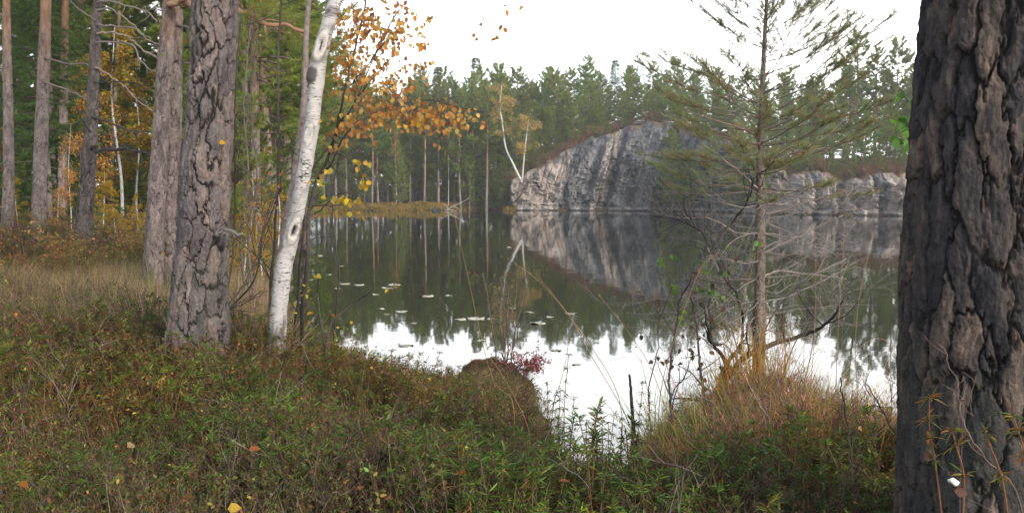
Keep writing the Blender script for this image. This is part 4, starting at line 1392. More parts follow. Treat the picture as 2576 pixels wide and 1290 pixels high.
def knot(py, a0, hz, ha, hole=1.0, callus=1.0, burr=0.0, lift=0.0):
    """an eye-shaped branch scar: raised pale lips round a sunken dark slit"""
    global disp
    z0 = zloc(0, py)
    e = np.sqrt(((ZZ - z0) / hz) ** 2 + ((AA - a0) / ha) ** 2) + 0.12 * fbm(cylp * 30, 3)
    ring = np.exp(-((e - 0.85) / 0.28) ** 2)
    inn = sstep(0.62, 0.35, e)
    disp += 0.012 * ring * callus - 0.045 * inn * hole + lift * sstep(1.3, 0.2, e)
    colb[..., 2] = np.maximum(colb[..., 2], ring * 0.75 * callus)
    colb[..., 1] = np.maximum(colb[..., 1], inn * hole)
    edge = np.exp(-((e - 1.25) / 0.13) ** 2) * sstep(-0.5, 0.3, fbm(cylp * 22 + 7, 3))
    colb[..., 0] = np.maximum(colb[..., 0], np.maximum(edge * 0.8 * callus, burr * sstep(1.15, 0.7, e)))


knot(578, 0.42, 0.085, 0.7, 1.0, 0.7)
knot(117, 0.05, 0.1, 0.7, 0.0, 1.0)
knot(117, 0.05, 0.075, 0.22, 1.0, 0.0)
knot(190, -0.5, 0.07, 0.9, 0.0, 0.0, 0.95, 0.016)
knot(148, 0.2, 0.035, 1.2, 0.0, 0.0, 0.5, 0.006)
knot(338, -0.1, 0.07, 0.6, 0.0, 0.5, 0.0)
knot(30, 0.3, 0.04, 1.4, 0.0, 0.0, 0.6, 0.003)
knot(618, -0.9, 0.06, 0.6, 0.0, 0.0, 0.7, 0.006)
V = pth[:, None] + (rr[:, None, None] + disp[..., None]) * Ug
i = np.arange(len(tv) - 1)[:, None] * nu
j = np.arange(nu)[None]
j2 = (j + 1) % nu
m.add(V.reshape(-1, 3), np.stack([i + j, i + j2, i + nu + j2, i + nu + j], -1).reshape(-1, 4), None, colb.reshape(-1, 3))
link('trunk', m.mesh('trunk', [M_birch], True), birch)
# its crown above the frame
cb = link('crown', PROTO['obirch0'][1], birch)
cb.location = path[-1] - birch_base - np.array([0.3, 0, 5.2])
cb.scale = (1.0, 1.0, 1.15)
# pale second stem glimpsed behind the birch
near_m = MB()
ob = thing('birch_tree', 'slim pale birch stem hidden behind the white birch', 'birch tree', (0, 0, 0))
q = spline([P(700, 700, 8.4), P(722, 560, 8.4), P(742, 440, 8.4), P(765, 250, 8.4), P(772, 60, 8.4), P(790, -90, 8.4)], 24)
qb = q[0] - np.array([0, 0, 0.6])
ob.location = [float(c) for c in qb]
tube(near_m, np.vstack([qb, q]) - qb, np.linspace(0.045, 0.016, 25), 10, (0.22, 0.18, 0.165))
link('trunk', near_m.mesh('trunk', [M_white], True), ob)


# ------------------------------------------------------------------ dark saplings
def sapling(name, label, cat, stems, leafpal=None, nleaf=0, lsz=0.045, barkcol=(0.07, 0.058, 0.052), d=7.5, twigs=5, tw=(0.2, 0.5), depth=1, leafzone=None, seed=1, group=None, leafmat=None, up=0.1, gn=0.28):
    """stems: list of (px points, base width, tip width, depth offset)"""
    rng = np.random.default_rng(seed)
    x0, y0 = stems[0][0][0]
    b = P(x0, y0, d + stems[0][3])
    b[2] = gz(b[0], b[1]) - 0.05
    o = thing(name, label, cat, b, 0, group)
    out_all = []
    for (pp_, w0, w1, dy) in stems:
        k = len(pp_)
        pts = [P(x, y, d + dy + 0.25 * math.sin(i * 1.3 + x0)) - b for i, (x, y) in enumerate(pp_)]
        if pts[0][2] > 0.02 and pp_[0][1] > 780:
            pts = [np.array([pts[0][0], pts[0][1], -0.05])] + pts
        p = spline(pts, 8 * k)
        p += np.cumsum(rng.normal(size=p.shape) * 0.004, 0)
        mm = MB()
        r = np.linspace(w0, w1, len(p)) * mpu(d) / 2
        tube(mm, p, r, 7, barkcol)
        out = []
        for _ in range(twigs):
            i = rng.integers(len(p) // 5, len(p))
            fw = nrm(p[min(i + 1, len(p) - 1)] - p[max(i - 1, 0)])
            grow(rng, p[i], fw * 0.7 + rng.normal(size=3) * 0.7, rng.uniform(*tw), max(r[i] * 0.5, 0.0016), depth, out, gn, (2, 4), up, 0.6)
        if out:
            tubes(mm, np.array([q[0] for q in out]), np.array([q[1] for q in out]), 4, barkcol)
        link('stem', mm.mesh('stem', [M_twig], True), o)
        out_all += [(q[0], q[2]) for q in out]
    if nleaf and leafpal is not None:
        tips = np.concatenate([q[0][2:] for q in out_all])
        pos = tips[rng.integers(0, len(tips), nleaf)] + rng.normal(size=(nleaf, 3)) * 0.015
        if leafzone is not None:
            pos = pos[leafzone(pos + b)]
        n = len(pos)
        if n:
            lm = MB()
            leaves(lm, pos, rng.normal(size=(n, 3)) * 0.8 + np.array([0, 0, -0.7]), rng.uniform(0.75, 1.25, n) * lsz, lsz * 0.78, pick(leafpal, n, rng, 0.2), rng)
            link('leaves', lm.mesh('leaves', [leafmat or M_leaf]), o)
    return o, b


PAL_GRN = [(0.1, 0.17, 0.03), (0.14, 0.2, 0.04), (0.2, 0.22, 0.05)]
PAL_MIX = [(0.3, 0.22, 0.04), (0.2, 0.2, 0.04), (0.35, 0.15, 0.03), (0.12, 0.15, 0.03)]
sapling('birch_sapling', 'dark bare sapling climbing close along the plated pine', 'sapling', [([(552, 830), (578, 760), (600, 600), (606, 430), (600, 250), (612, 60)], 8, 3, 0.2), ([(578, 760), (625, 690), (650, 600), (690, 500), (700, 420)], 5, 2, 0.1)], PAL_MIX, 70, 0.035, d=6.9, twigs=12, tw=(0.25, 0.6), depth=2, seed=2)
sapling('birch_sapling', 'thin dark upright sapling midway between plated pine and white birch', 'sapling', [([(668, 830), (690, 640), (704, 480), (706, 250), (703, 120), (708, -30)], 8, 5, 0.0)], PAL_MIX, 40, 0.035, d=8.3, twigs=12, tw=(0.3, 0.8), seed=3)
sapling('birch_sapling', 'leaning dark sapling rooted at the plated pine with twigs over the tan grass', 'sapling', [([(560, 800), (600, 745), (640, 680), (665, 560), (700, 460), (730, 330)], 6, 2.5, 0.0), ([(575, 790), (610, 770), (655, 735)], 4, 2, -0.2)], PAL_MIX, 60, 0.03, d=7.2, twigs=10, tw=(0.2, 0.5), depth=2, seed=4)
for k, (x, yb, d_, lab) in enumerate([(640, 780, 10.0, 'greyish leafless sapling behind the gap between pine and birch'), (618, 760, 11.5, 'twiggy sapling farther back in the gap between pine and birch')]):
    sapling('birch_sapling', lab, 'sapling', [([(x, yb), (x - 10, 600), (x + 8, 430), (x - 6, 260), (x + 12, 60)], 7, 3, 0)], PAL_GRN + PAL_MIX, 160, 0.04, (0.13, 0.11, 0.1), d=d_, twigs=16, tw=(0.4, 1.1), depth=2, seed=10 + k)

# two dark stems right of the birch, carrying the orange leaf sprays
or_o, or_b = sapling('birch_sapling', 'dark two-stemmed birch sapling with orange leaves in front of the lake', 'sapling', [
    ([(762, 868), (772, 760), (784, 640), (792, 540), (801, 450), (828, 380), (852, 310), (880, 215), (902, 110), (925, -20)], 13, 4, 0.0),
    ([(738, 850), (752, 720), (768, 600), (776, 500), (800, 420), (846, 350), (862, 300)], 9, 3, 0.2),
    ([(801, 450), (840, 410), (880, 330), (930, 290), (985, 272), (1060, 262), (1130, 278), (1196, 290)], 5, 1.6, -0.1),
    ([(852, 310), (890, 270), (930, 220), (985, 160), (1040, 110)], 4, 1.5, 0.1),
    ([(880, 215), (920, 180), (960, 120), (985, 60), (1000, 10)], 4, 1.5, -0.2),
    ([(792, 540), (830, 505), (870, 490), (905, 500)], 3, 1.3, -0.1),
    ([(828, 380), (870, 392), (905, 420), (915, 455)], 3, 1.2, 0.0)],
    None, 0, d=7.3, twigs=7, tw=(0.12, 0.35), depth=1, seed=5)
rngO = np.random.default_rng(77)


def spray(o, b, blobs, pal, lsz, d, name='leaves', twigcol=(0.07, 0.055, 0.05)):
    """leaves hanging in loose clumps; blobs = (px, py, rx, ry, n)"""
    pos = []
    for (x, y, rx, ry, n) in blobs:
        g = rngO.normal(size=(n, 2)) * 0.5
        for gx, gy in g:
            q = P(x + gx * rx, y + gy * ry, d + rngO.normal() * 0.18)
            pos.append(q - b)
    pos = np.array(pos)
    n = len(pos)
    lm = MB()
    dr = rngO.normal(size=(n, 3)) * 0.7 + np.array([0.1, 0, -0.9])
    leaves(lm, pos, dr, rngO.uniform(0.75, 1.2, n) * lsz, lsz * 0.8, pick(pal, n, rngO, 0.18), rngO, fold=0.3, up=rngO.normal(size=(n, 3)) * 0.8 + np.array([0, -0.8, 0.3]))
    # petiole twiglets
    k = n
    st = np.stack([pos, pos + np.stack([rngO.normal(size=k) * 0.02, rngO.normal(size=k) * 0.02, np.full(k, 0.035)], -1), pos + np.stack([rngO.normal(size=k) * 0.05, rngO.normal(size=k) * 0.04, np.full(k, 0.075)], -1)], 1)
    tubes(lm, st, np.full((k, 3), 0.0011), 3, twigcol, 1)
    link(name, lm.mesh(name, [M_leaf, M_twig]), o)


spray(or_o, or_b, [(900, 310, 70, 35, 60), (960, 285, 70, 45, 90), (1030, 290, 60, 50, 85), (1100, 295, 60, 50, 95), (1150, 300, 35, 40, 30), (1188, 287, 15, 10, 5), (1222, 312, 12, 8, 5), (870, 350, 40, 25, 14), (835, 340, 30, 40, 16),
                   (905, 235, 60, 50, 60), (980, 200, 70, 70, 75), (880, 160, 55, 90, 80), (940, 110, 80, 70, 110), (1000, 70, 60, 60, 60), (1055, 130, 40, 60, 16), (920, 40, 70, 50, 90), (1015, 190, 50, 30, 14), (870, 60, 30, 60, 20), (1065, 50, 15, 15, 5)],
      PAL_ORG, 0.044, 7.2)
spray(or_o, or_b, [(838, 420, 16, 14, 4), (905, 415, 25, 20, 7), (915, 455, 18, 22, 8), (862, 490, 20, 16, 5), (890, 505, 22, 10, 6), (850, 495, 25, 15, 5), (880, 530, 35, 10, 10), (810, 460, 25, 40, 8), (800, 690, 10, 10, 2), (870, 300, 30, 20, 6), (1040, 310, 40, 20, 6)],
      [(0.6, 0.38, 0.03), (0.55, 0.3, 0.03), (0.5, 0.42, 0.06)], 0.05, 7.15)
# high twigs with leaves against the sky, hanging from the birch
hs_, hb_ = sapling('birch_sapling', 'slender birch shoot dangling sparse brown-orange leaves against white sky', 'sapling', [([(838, 862), (850, 700), (835, 560), (850, 400), (900, 250), (960, 110), (1040, -10), (1120, -60)], 5, 2.5, 0.3), ([(1040, -10), (1120, 10), (1190, 45), (1240, 60), (1275, 40)], 2, 1, 0.3)], None, 0, d=7.6, twigs=5, tw=(0.1, 0.3), seed=6)
spray(hs_, hb_, [(1270, 8, 12, 12, 3), (1250, 100, 10, 8, 3), (1265, 62, 8, 8, 2), (1195, 90, 8, 8, 2), (1318, 18, 6, 6, 1), (1075, 45, 14, 12, 4), (1210, 55, 40, 20, 3), (1010, 30, 30, 30, 10), (1060, 100, 20, 50, 9)], PAL_ORG, 0.05, 7.7)
# low twigs by the birch foot
sapling('birch_sapling', 'little forked twig with few yellow leaves standing in front of the lily pads', 'sapling', [([(822, 870), (818, 800), (812, 730), (815, 690)], 6, 3, 0.0), ([(822, 870), (832, 810), (880, 770), (925, 735)], 5, 2, 0.0)], PAL_MIX + PAL_YEL, 26, 0.035, d=7.1, twigs=6, tw=(0.12, 0.3), seed=7)

# ------------------------------------------------------------------ the young pine on the bank
dY = 7.2
yb = P(1908, 985, dY)
yb[2] = gz(yb[0], yb[1]) - 0.05
yp = thing('pine_tree', 'young slim pine with dead lower twigs standing at the water edge', 'pine tree', yb)
rngY = np.random.default_rng(12)
tpts = [np.array([0, 0, 0.0])] + [P(x, y, dY) - yb for x, y in [(1908, 930), (1909, 800), (1913, 640), (1912, 520), (1913, 400), (1916, 280), (1921, 150), (1927, 30), (1928, -20), (1929, -50)]]
tp = spline(tpts, 60)
tr = np.interp(np.linspace(0, 1, 60), np.linspace(0, 1, 11), np.array([36, 31, 28, 25, 21, 18, 14, 11, 7, 4, 2]) * mpu(dY) / 2)
m = MB()
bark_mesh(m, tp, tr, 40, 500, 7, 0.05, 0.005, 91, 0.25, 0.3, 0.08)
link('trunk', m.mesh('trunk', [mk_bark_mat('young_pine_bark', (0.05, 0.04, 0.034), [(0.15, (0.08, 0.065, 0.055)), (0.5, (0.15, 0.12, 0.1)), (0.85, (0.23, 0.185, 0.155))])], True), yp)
cm, bm = MB(), MB()
SP, SD, SC_ = [], [], []


def ypos(py):
    z = P(1912, py, dY)[2] - yb[2]
    return at_height(tp, z), np.interp(z, tp[:, 2], tr)


lv, tw_paths, tw_r = -30, [], []
PAL_YP = [(0.2, 0.27, 0.11), (0.24, 0.29, 0.12), (0.18, 0.25, 0.11), (0.27, 0.28, 0.12)]
PAL_YPB = [(0.3, 0.22, 0.09), (0.34, 0.19, 0.08), (0.22, 0.2, 0.08)]
while lv < 500:
    p0, r0 = ypos(lv)
    f = (lv + 60) / 535
    for k in range(rngY.integers(6, 10)):
        az = rngY.random() * 6.28
        L = (0.16 + 0.72 * min(1, f * 2.0) ** 0.9) * rngY.uniform(0.7, 1.12) * (1.0 if f < 0.8 else 0.85)
        s = np.linspace(0, 1, 9)
        el = rad(34 - 36 * f + rngY.normal() * 10)
        h = L * s * math.cos(el)
        up = L * (s * math.sin(el) + 0.18 * s ** 2)
        bp_ = p0 + np.stack([h * math.cos(az), h * math.sin(az), up], -1) + np.cumsum(rngY.normal(size=(9, 3)) * 0.008, 0)
        tube(cm, bp_, np.linspace(max(r0 * 0.2, 0.0022), 0.0014, 9), 5, (0.16, 0.115, 0.09), 1, cap=False)
        ns = int(5 + L * 14)
        bare = 0.42 + 0.3 * max(0, f - 0.35)
        for q in range(ns):
            u = rngY.uniform(bare, 1.0) if q else 1.0
            base = np.array([np.interp(u, s, bp_[:, c]) for c in range(3)])
            fw = nrm(bp_[min(8, int(u * 8) + 1)] - bp_[int(u * 7.99)])
            sidev = nrm(np.cross(fw, [0, 0, 1.0])) * rngY.choice([-1, 1])
            sd = nrm(fw + sidev * rngY.uniform(0.2, 1.0) + np.array([0, 0, rngY.uniform(0, 0.5)]))
            l2 = rngY.uniform(0.05, 0.2) * (1.15 - u * 0.5)
            ln = np.array([base + sd * l2 * w for w in np.linspace(0, 1, 4)])
            tw_paths.append(ln); tw_r.append(np.linspace(0.003, 0.0014, 4))
            if rngY.random() > 0.12 + 0.25 * max(0, f - 0.5):
                for w in np.linspace(0.25, 1, 4):
                    SP.append(base + sd * l2 * w); SD.append(sd)
                    SC_.append(rngY.random() < 0.1 + 0.3 * f)
    lv += rngY.uniform(26, 40) * (0.8 + 0.5 * f)
# the dead grey lower twigs
deadp, deadr = [], []
lv = 440
while lv < 850:
    p0, r0 = ypos(lv)
    for k in range(rngY.integers(3, 6)):
        az = rngY.random() * 6.28
        L = rngY.uniform(0.35, 0.95)
        out = []
        grow(rngY, p0, (math.cos(az), math.sin(az), rngY.uniform(-0.35, 0.35)), L, 0.0042, 2, out, 0.3, (2, 5), 0.02, 0.5)
        deadp += [q[0] for q in out]; deadr += [np.maximum(q[1], 0.0012) for q in out]
    lv += rngY.uniform(24, 46)
tubes(cm, np.array(tw_paths), np.array(tw_r), 3, (0.16, 0.12, 0.09), 1)
SP, SD, SC_ = np.array(SP), np.array(SD), np.array(SC_)
K = 9
colY = np.where(SC_[:, None], pick(PAL_YPB, len(SP), rngY, 0.2), pick(PAL_YP, len(SP), rngY, 0.2))
pos = np.repeat(SP, K, 0) + np.repeat(SD, K, 0) * rngY.uniform(-0.03, 0.03, (len(SP) * K, 1))
needles(cm, pos, np.repeat(SD, K, 0) * 0.8 + nrm(rngY.normal(size=(len(SP) * K, 3))) * 0.8, rngY.uniform(0.035, 0.06, len(pos)), 0.003, np.repeat(colY, K, 0), rngY)
link('crown', cm.mesh('crown', [M_needle_near, M_twig]), yp)
dm = MB()
tubes(dm, np.array(deadp), np.array(deadr), 4, (0.24, 0.21, 0.19))
link('dead_branches', dm.mesh('dead_branches', [M_twig]), yp)
# long named lower limbs
for k, (pp_, w0, w1, cc, dy) in enumerate([
        ([(1912, 540), (1960, 530), (2040, 505), (2120, 480), (2180, 470)], 7, 2, (0.14, 0.11, 0.1), 0.3), ([(1912, 480), (1870, 440), (1820, 400), (1760, 355)], 7, 2, (0.24, 0.2, 0.17), -0.2),
        ([(1912, 420), (1980, 390), (2060, 375), (2140, 362)], 7, 2.5, (0.15, 0.12, 0.1), 0.2), ([(1914, 345), (1860, 320), (1790, 300), (1720, 275)], 7, 2.5, (0.16, 0.12, 0.1), -0.1),
        ([(1916, 640), (1985, 605), (2060, 570), (2120, 540)], 7, 2, (0.3, 0.26, 0.23), -0.3), ([(1912, 590), (1850, 585), (1790, 550), (1700, 545), (1640, 530)], 6, 2, (0.26, 0.22, 0.2), 0.2),
        ([(1910, 700), (1960, 680), (2050, 690), (2130, 700)], 6, 2, (0.26, 0.23, 0.2), 0.1), ([(1910, 760), (1980, 745), (2080, 700), (2150, 660)], 5, 2, (0.22, 0.2, 0.18), 0.1)]):
    limb(yp, yb, dY, pp_, w0, w1, cc, dy, n=16, twig=6, seed=50 + k)

# ------------------------------------------------------------------ dark alder bush beside the young pine
DKB = (0.045, 0.038, 0.036)
GYB = (0.24, 0.21, 0.19)
al, ab = sapling('alder_bush', 'gnarled dark bush with long limb crossing the young pine foot', 'bush', [
    ([(1740, 1085), (1775, 1010), (1812, 962), (1842, 930), (1880, 896), (1950, 856), (2010, 835), (2060, 818), (2100, 785), (2140, 745)], 24, 5, 0.0),
    ([(1812, 962), (1828, 925), (1822, 890), (1800, 850), (1790, 800), (1786, 760)], 17, 4, 0.0),
    ([(1828, 925), (1858, 870), (1862, 810), (1850, 740), (1820, 690), (1795, 640), (1784, 610)], 10, 4, 0.1),
    ([(1784, 640), (1800, 605), (1850, 555), (1885, 495), (1896, 450)], 7, 4, 0.0),
    ([(1784, 620), (1755, 575), (1735, 540), (1718, 510)], 7, 3, 0.1),
    ([(1755, 575), (1710, 555), (1660, 540), (1610, 530)], 4, 2, 0.2)],
    None, 0, barkcol=DKB, d=6.9, twigs=9, tw=(0.15, 0.5), depth=2, seed=21, gn=0.35)
sapling('alder_bush', 'grey twiggy dead bush tangled round the young pine stem', 'bush', [
    ([(1860, 1030), (1850, 900), (1830, 780), (1800, 680), (1760, 600)], 6, 2.5, 0.3), ([(1890, 1030), (1900, 880), (1940, 780), (2020, 700), (2110, 650)], 6, 2.5, 0.2),
    ([(1960, 1030), (1990, 900), (2040, 800), (2110, 720), (2150, 640)], 5, 2, 0.3), ([(1850, 900), (1780, 850), (1720, 800), (1690, 740)], 5, 2, 0.1), ([(2000, 1030), (2040, 930), (2070, 760), (2075, 640)], 4, 2, 0.1)],
    None, 0, barkcol=GYB, d=7.1, twigs=22, tw=(0.25, 0.6), depth=2, seed=22, gn=0.35)
lf, lb = sapling('alder_bush', 'thin dark shrub with few green and curled brown leaves above the bright water', 'bush', [
    ([(1700, 1070), (1690, 1000), (1686, 930), (1700, 820), (1712, 740), (1735, 690)], 9, 3, -0.1), ([(1780, 1060), (1768, 960), (1758, 880), (1752, 810), (1745, 760)], 9, 3, -0.2),
    ([(1690, 1000), (1725, 930), (1745, 880)], 4, 2, -0.1), ([(1640, 1070), (1635, 960), (1650, 880), (1655, 800), (1685, 710)], 4, 2, 0.0)],
    None, 0, barkcol=(0.06, 0.05, 0.045), d=6.7, twigs=7, tw=(0.12, 0.35), depth=1, seed=23)
spray(lf, lb, [(1660, 660, 14, 10, 3), (1770, 730, 45, 14, 9), (1812, 742, 25, 12, 5), (1745, 655, 12, 10, 2), (1838, 618, 10, 8, 2), (1890, 622, 12, 8, 3), (1690, 640, 10, 8, 2), (1720, 790, 30, 40, 5), (1800, 700, 40, 40, 6), (1700, 720, 20, 20, 3)],
      [(0.1, 0.2, 0.03), (0.13, 0.24, 0.04), (0.09, 0.17, 0.05)], 0.05, 6.7)
spray(lf, lb, [(1665, 905, 25, 10, 4), (1695, 900, 20, 10, 4), (1740, 870, 40, 60, 12), (1780, 820, 50, 60, 12), (1830, 700, 40, 60, 10), (1820, 940, 50, 40, 8), (1760, 960, 30, 30, 6), (1880, 990, 40, 40, 6), (1750, 700, 40, 40, 6), (1600, 850, 40, 40, 3)],
      [(0.05, 0.045, 0.03), (0.09, 0.055, 0.035), (0.14, 0.08, 0.04)], 0.045, 6.7)
# dead stick in the shallow water
st_ = thing('dead_stick', 'dark crooked dead stick poking from the bright water by the bay', 'stick', W(1600, 1085) - np.array([0, 0, 0.15]))
sb_ = np.array(st_.location)
d_ = sb_[1]
m = MB()
tube(m, spline([np.zeros(3), P(1590, 1030, d_) - sb_, P(1588, 985, d_) - sb_, P(1582, 940, d_) - sb_], 16) + rngY.normal(size=(16, 3)) * 0.002, np.linspace(11, 6, 16) * mpu(d_) / 2, 7, DKB)
link('stem', m.mesh('stem', [M_twig], True), st_)

# green leaf spray reaching out from behind the huge trunk
gs = thing('leafy_branch', 'twig of fresh green leaves beside the huge dark trunk', 'branch', P(2345, 300, 3.6))
gb_ = np.array(gs.location)
m = MB()
for pp_ in ([(2345, 300), (2290, 310), (2255, 300), (2225, 292)], [(2320, 306), (2290, 345), (2262, 358)], [(2330, 300), (2295, 262), (2270, 240)], [(2290, 310), (2265, 325), (2250, 335)]):
    tube(m, spline([P(x, y, 3.6) - gb_ for x, y in pp_], 10), np.linspace(3, 1.4, 10) * mpu(3.6) / 2, 5, (0.09, 0.07, 0.05))
link('twig', m.mesh('twig', [M_twig], True), gs)
spray(gs, gb_, [(2305, 245, 14, 14, 4), (2258, 240, 14, 8, 3), (2310, 295, 12, 16, 4), (2268, 300, 20, 18, 7), (2230, 295, 10, 10, 2), (2262, 350, 20, 14, 5), (2290, 325, 14, 14, 4), (2285, 356, 14, 8, 2)],
      [(0.1, 0.24, 0.03), (0.13, 0.3, 0.04), (0.08, 0.19, 0.03)], 0.038, 3.6, twigcol=(0.12, 0.14, 0.05))

# ------------------------------------------------------------------ stump in the water with its red cap and dry twigs
sw = W(1240, 1000)
stump = thing('tree_stump', 'squat brown mossy stump standing in the bright bay', 'stump', (sw[0], sw[1], -0.3))
m = MB()
dS = sw[1]
rs = np.array([92, 96, 98, 96, 90, 80, 62, 34, 6]) * mpu(dS)
zs = np.array([-0.1, 0.1, 0.25, 0.36, 0.46, 0.53, 0.58, 0.61, 0.615])
nu_, nv_ = 90, 70
tvz = np.linspace(0, 1, nv_)
zz = np.interp(tvz, np.linspace(0, 1, 9), zs)
rz = np.interp(tvz, np.linspace(0, 1, 9), rs)
an = np.linspace(0, 2 * PI, nu_, endpoint=False)
A, Zm = np.meshgrid(an, zz)
base = np.stack([np.cos(A) * rz[:, None], np.sin(A) * rz[:, None] * 0.85, Zm + 0.06 * np.cos(A + 2.6) * rz[:, None] / rz.max()], -1)
dn_ = 1 + 0.2 * fbm(base * 3.5, 4) + 0.13 * fbm(base * np.array([14, 14, 5]), 3)
base[..., :2] *= dn_[..., None]
base[..., 2] += 0.02 * fbm(base * 12, 3)
i = np.arange(nv_ - 1)[:, None] * nu_
j = np.arange(nu_)[None]
j2 = (j + 1) % nu_
mo = fbm(base * 9, 4)[..., None]
colS = np.where(mo > 0.15, np.array([0.09, 0.05, 0.03]), np.array([0.06, 0.045, 0.03])) * (1 + 0.35 * mo)
m.add(base.reshape(-1, 3), np.stack([i + j, i + j2, i + nu_ + j2, i + nu_ + j], -1).reshape(-1, 4), None, np.clip(colS, 0.01, 1).reshape(-1, 3))
link('body', m.mesh('body', [attr_mat('rotten_wood', 0.95, 0.1, 30, 0.9, 0.5)], True), stump)
mm = MB()                                             # furry moss and dead needles on it
n = 14000
ii_ = rngY.integers(0, nv_ * nu_, n)
pb = base.reshape(-1, 3)[ii_]
needles(mm, pb, pb * np.array([1, 1, 0.3]) + np.array([0, 0, 0.12]) + rngY.normal(size=(n, 3)) * 0.15, rngY.uniform(0.012, 0.032, n), 0.005, pick([(0.2, 0.11, 0.06), (0.15, 0.09, 0.05), (0.24, 0.15, 0.08), (0.13, 0.12, 0.05)], n, rngY, 0.3), rngY)
link('moss', mm.mesh('moss', [M_grass]), stump)
rcp = P(1318, 905, dS - 0.05)
rb_ = thing('bilberry_bush', 'small pinkish red bush growing on top of the stump', 'bush', rcp - np.array([0, 0, 0.1]))
m = MB()
out = []
for k in range(34):
    az = rngY.random() * 6.28
    grow(rngY, rngY.normal(size=3) * np.array([0.05, 0.05, 0.01]), (math.cos(az), math.sin(az) * 0.7, 0.55), rngY.uniform(0.12, 0.27), 0.002, 1, out, 0.25, (2, 4), 0.05, 0.5)
tubes(m, np.array([q[0] for q in out]), np.array([q[1] for q in out]), 3, (0.12, 0.05, 0.04), 1)
tips = np.concatenate([q[0][2:] for q in out])
n = 900
pos = tips[rngY.integers(0, len(tips), n)] + rngY.normal(size=(n, 3)) * 0.01
leaves(m, pos, rngY.normal(size=(n, 3)) + np.array([0, 0, 0.4]), 0.024, 0.015, pick([(0.42, 0.08, 0.1), (0.5, 0.15, 0.16), (0.32, 0.05, 0.06), (0.45, 0.2, 0.18), (0.2, 0.12, 0.06)], n, rngY, 0.25), rngY)
link('foliage', m.mesh('foliage', [M_leaf, M_twig]), rb_)
sapling('birch_sapling', 'dry upright twig bunch rising from the stump', 'sapling', [([(1268 + dx, 905), (1268 + dx * 1.6, 820), (1272 + dx * 2.6, 760), (1270 + dx * 3.4, 690)], 4, 2, 0.05 * k) for k, dx in enumerate((-14, -6, 0, 7, 15))],
        PAL_MIX + [(0.2, 0.22, 0.05)], 170, 0.024, (0.12, 0.095, 0.08), d=dS, twigs=14, tw=(0.12, 0.35), depth=1, seed=31, leafmat=M_leaf)
for o_ in list(C.objects):
    if o_.get('label', '').startswith('dry upright twig'):
        dzz = 0.28 - o_.location[2]
        o_.location[2] += dzz
        for ch in o_.children:
            ch.location[2] -= dzz

# ------------------------------------------------------------------ lily pads
M_lily, nt_, out_ = newmat('lily_pad')
tc_ = N(nt_, 'ShaderNodeTexCoord')
l1 = noise(nt_, tc_.outputs['Object'], 14, 4, 0.6)
bsdf(nt_, out_, ramp(nt_, l1, [(0.3, (0.2, 0.2, 0.09)), (0.6, (0.42, 0.4, 0.25)), (0.8, (0.3, 0.22, 0.1))]), 0.22, 0.9, [(l1, 0.5, 0.03)])
PADS = [(868, 713, 30), (902, 716, 30), (800, 643, 26), (826, 690, 16), (974, 724, 34), (991, 716, 34), (1073, 744, 38), (1129, 743, 20), (958, 776, 22), (1011, 783, 34), (1158, 803, 32), (1196, 801, 48), (1234, 801, 20), (1352, 812, 44), (1384, 797, 22),
        (1437, 788, 32), (1330, 785, 26), (1020, 868, 42), (1100, 918, 30), (780, 703, 16), (945, 740, 20), (850, 725, 18), (1280, 622, 16), (748, 760, 22), (1290, 775, 18), (1400, 880, 30), (1450, 916, 24), (975, 790, 20), (860, 668, 16), (1210, 856, 22), (1040, 812, 20)]
rngP = np.random.default_rng(3)
padm = []
for k in range(4):
    m = MB()
    n = 26
    a = np.linspace(0.16, 2 * PI - 0.16, n)
    for_r = 0.5 * (1 + 0.05 * rngP.normal(size=n))
    rim = np.stack([np.cos(a) * for_r, np.sin(a) * for_r, 0.012 + 0.05 * (rngP.random() + 0.3) * np.maximum(0, np.sin(a * 2 + k)) ** 2], -1)
    mid = rim * np.array([0.6, 0.6, 0.25]) + np.array([0, 0, 0.009])
    low = rim - np.array([0, 0, 0.02])
    V = np.vstack([[(0.02, 0, 0.012)], mid, rim, low])
    T = [[0, 1 + i, 2 + i] for i in range(n - 1)]
    Q = [[1 + i, 1 + n + i, 2 + n + i, 2 + i] for i in range(n - 1)] + [[1 + n + i, 1 + 2 * n + i, 2 + 2 * n + i, 2 + n + i] for i in range(n - 1)]
    m.add(V, Q, T)
    padm.append(m.mesh('lily_pad', [M_lily], True))
for k, (x, y, w) in enumerate(PADS):
    p = W(x, y)
    side = 'near the white birch' if x < 940 else ('in mid lake before the far bank' if y < 760 else ('around the stump' if 1140 < x < 1460 and y < 900 else 'on the bright sky reflection'))
    o_ = link('lily_pad', padm[k % 4])
    o_.location = (p[0], p[1], 0.002)
    o_.rotation_euler = (rad(rngP.uniform(-3, 3)), rad(rngP.uniform(-3, 3)), rngP.random() * 6.28)
    s_ = w * mpu(p[1]) * 0.95
    o_.scale = (s_, s_, s_ * 1.3)
    tag(o_, f'pale lily pad floating {side}', 'lily pad', f'lily pads {side}')
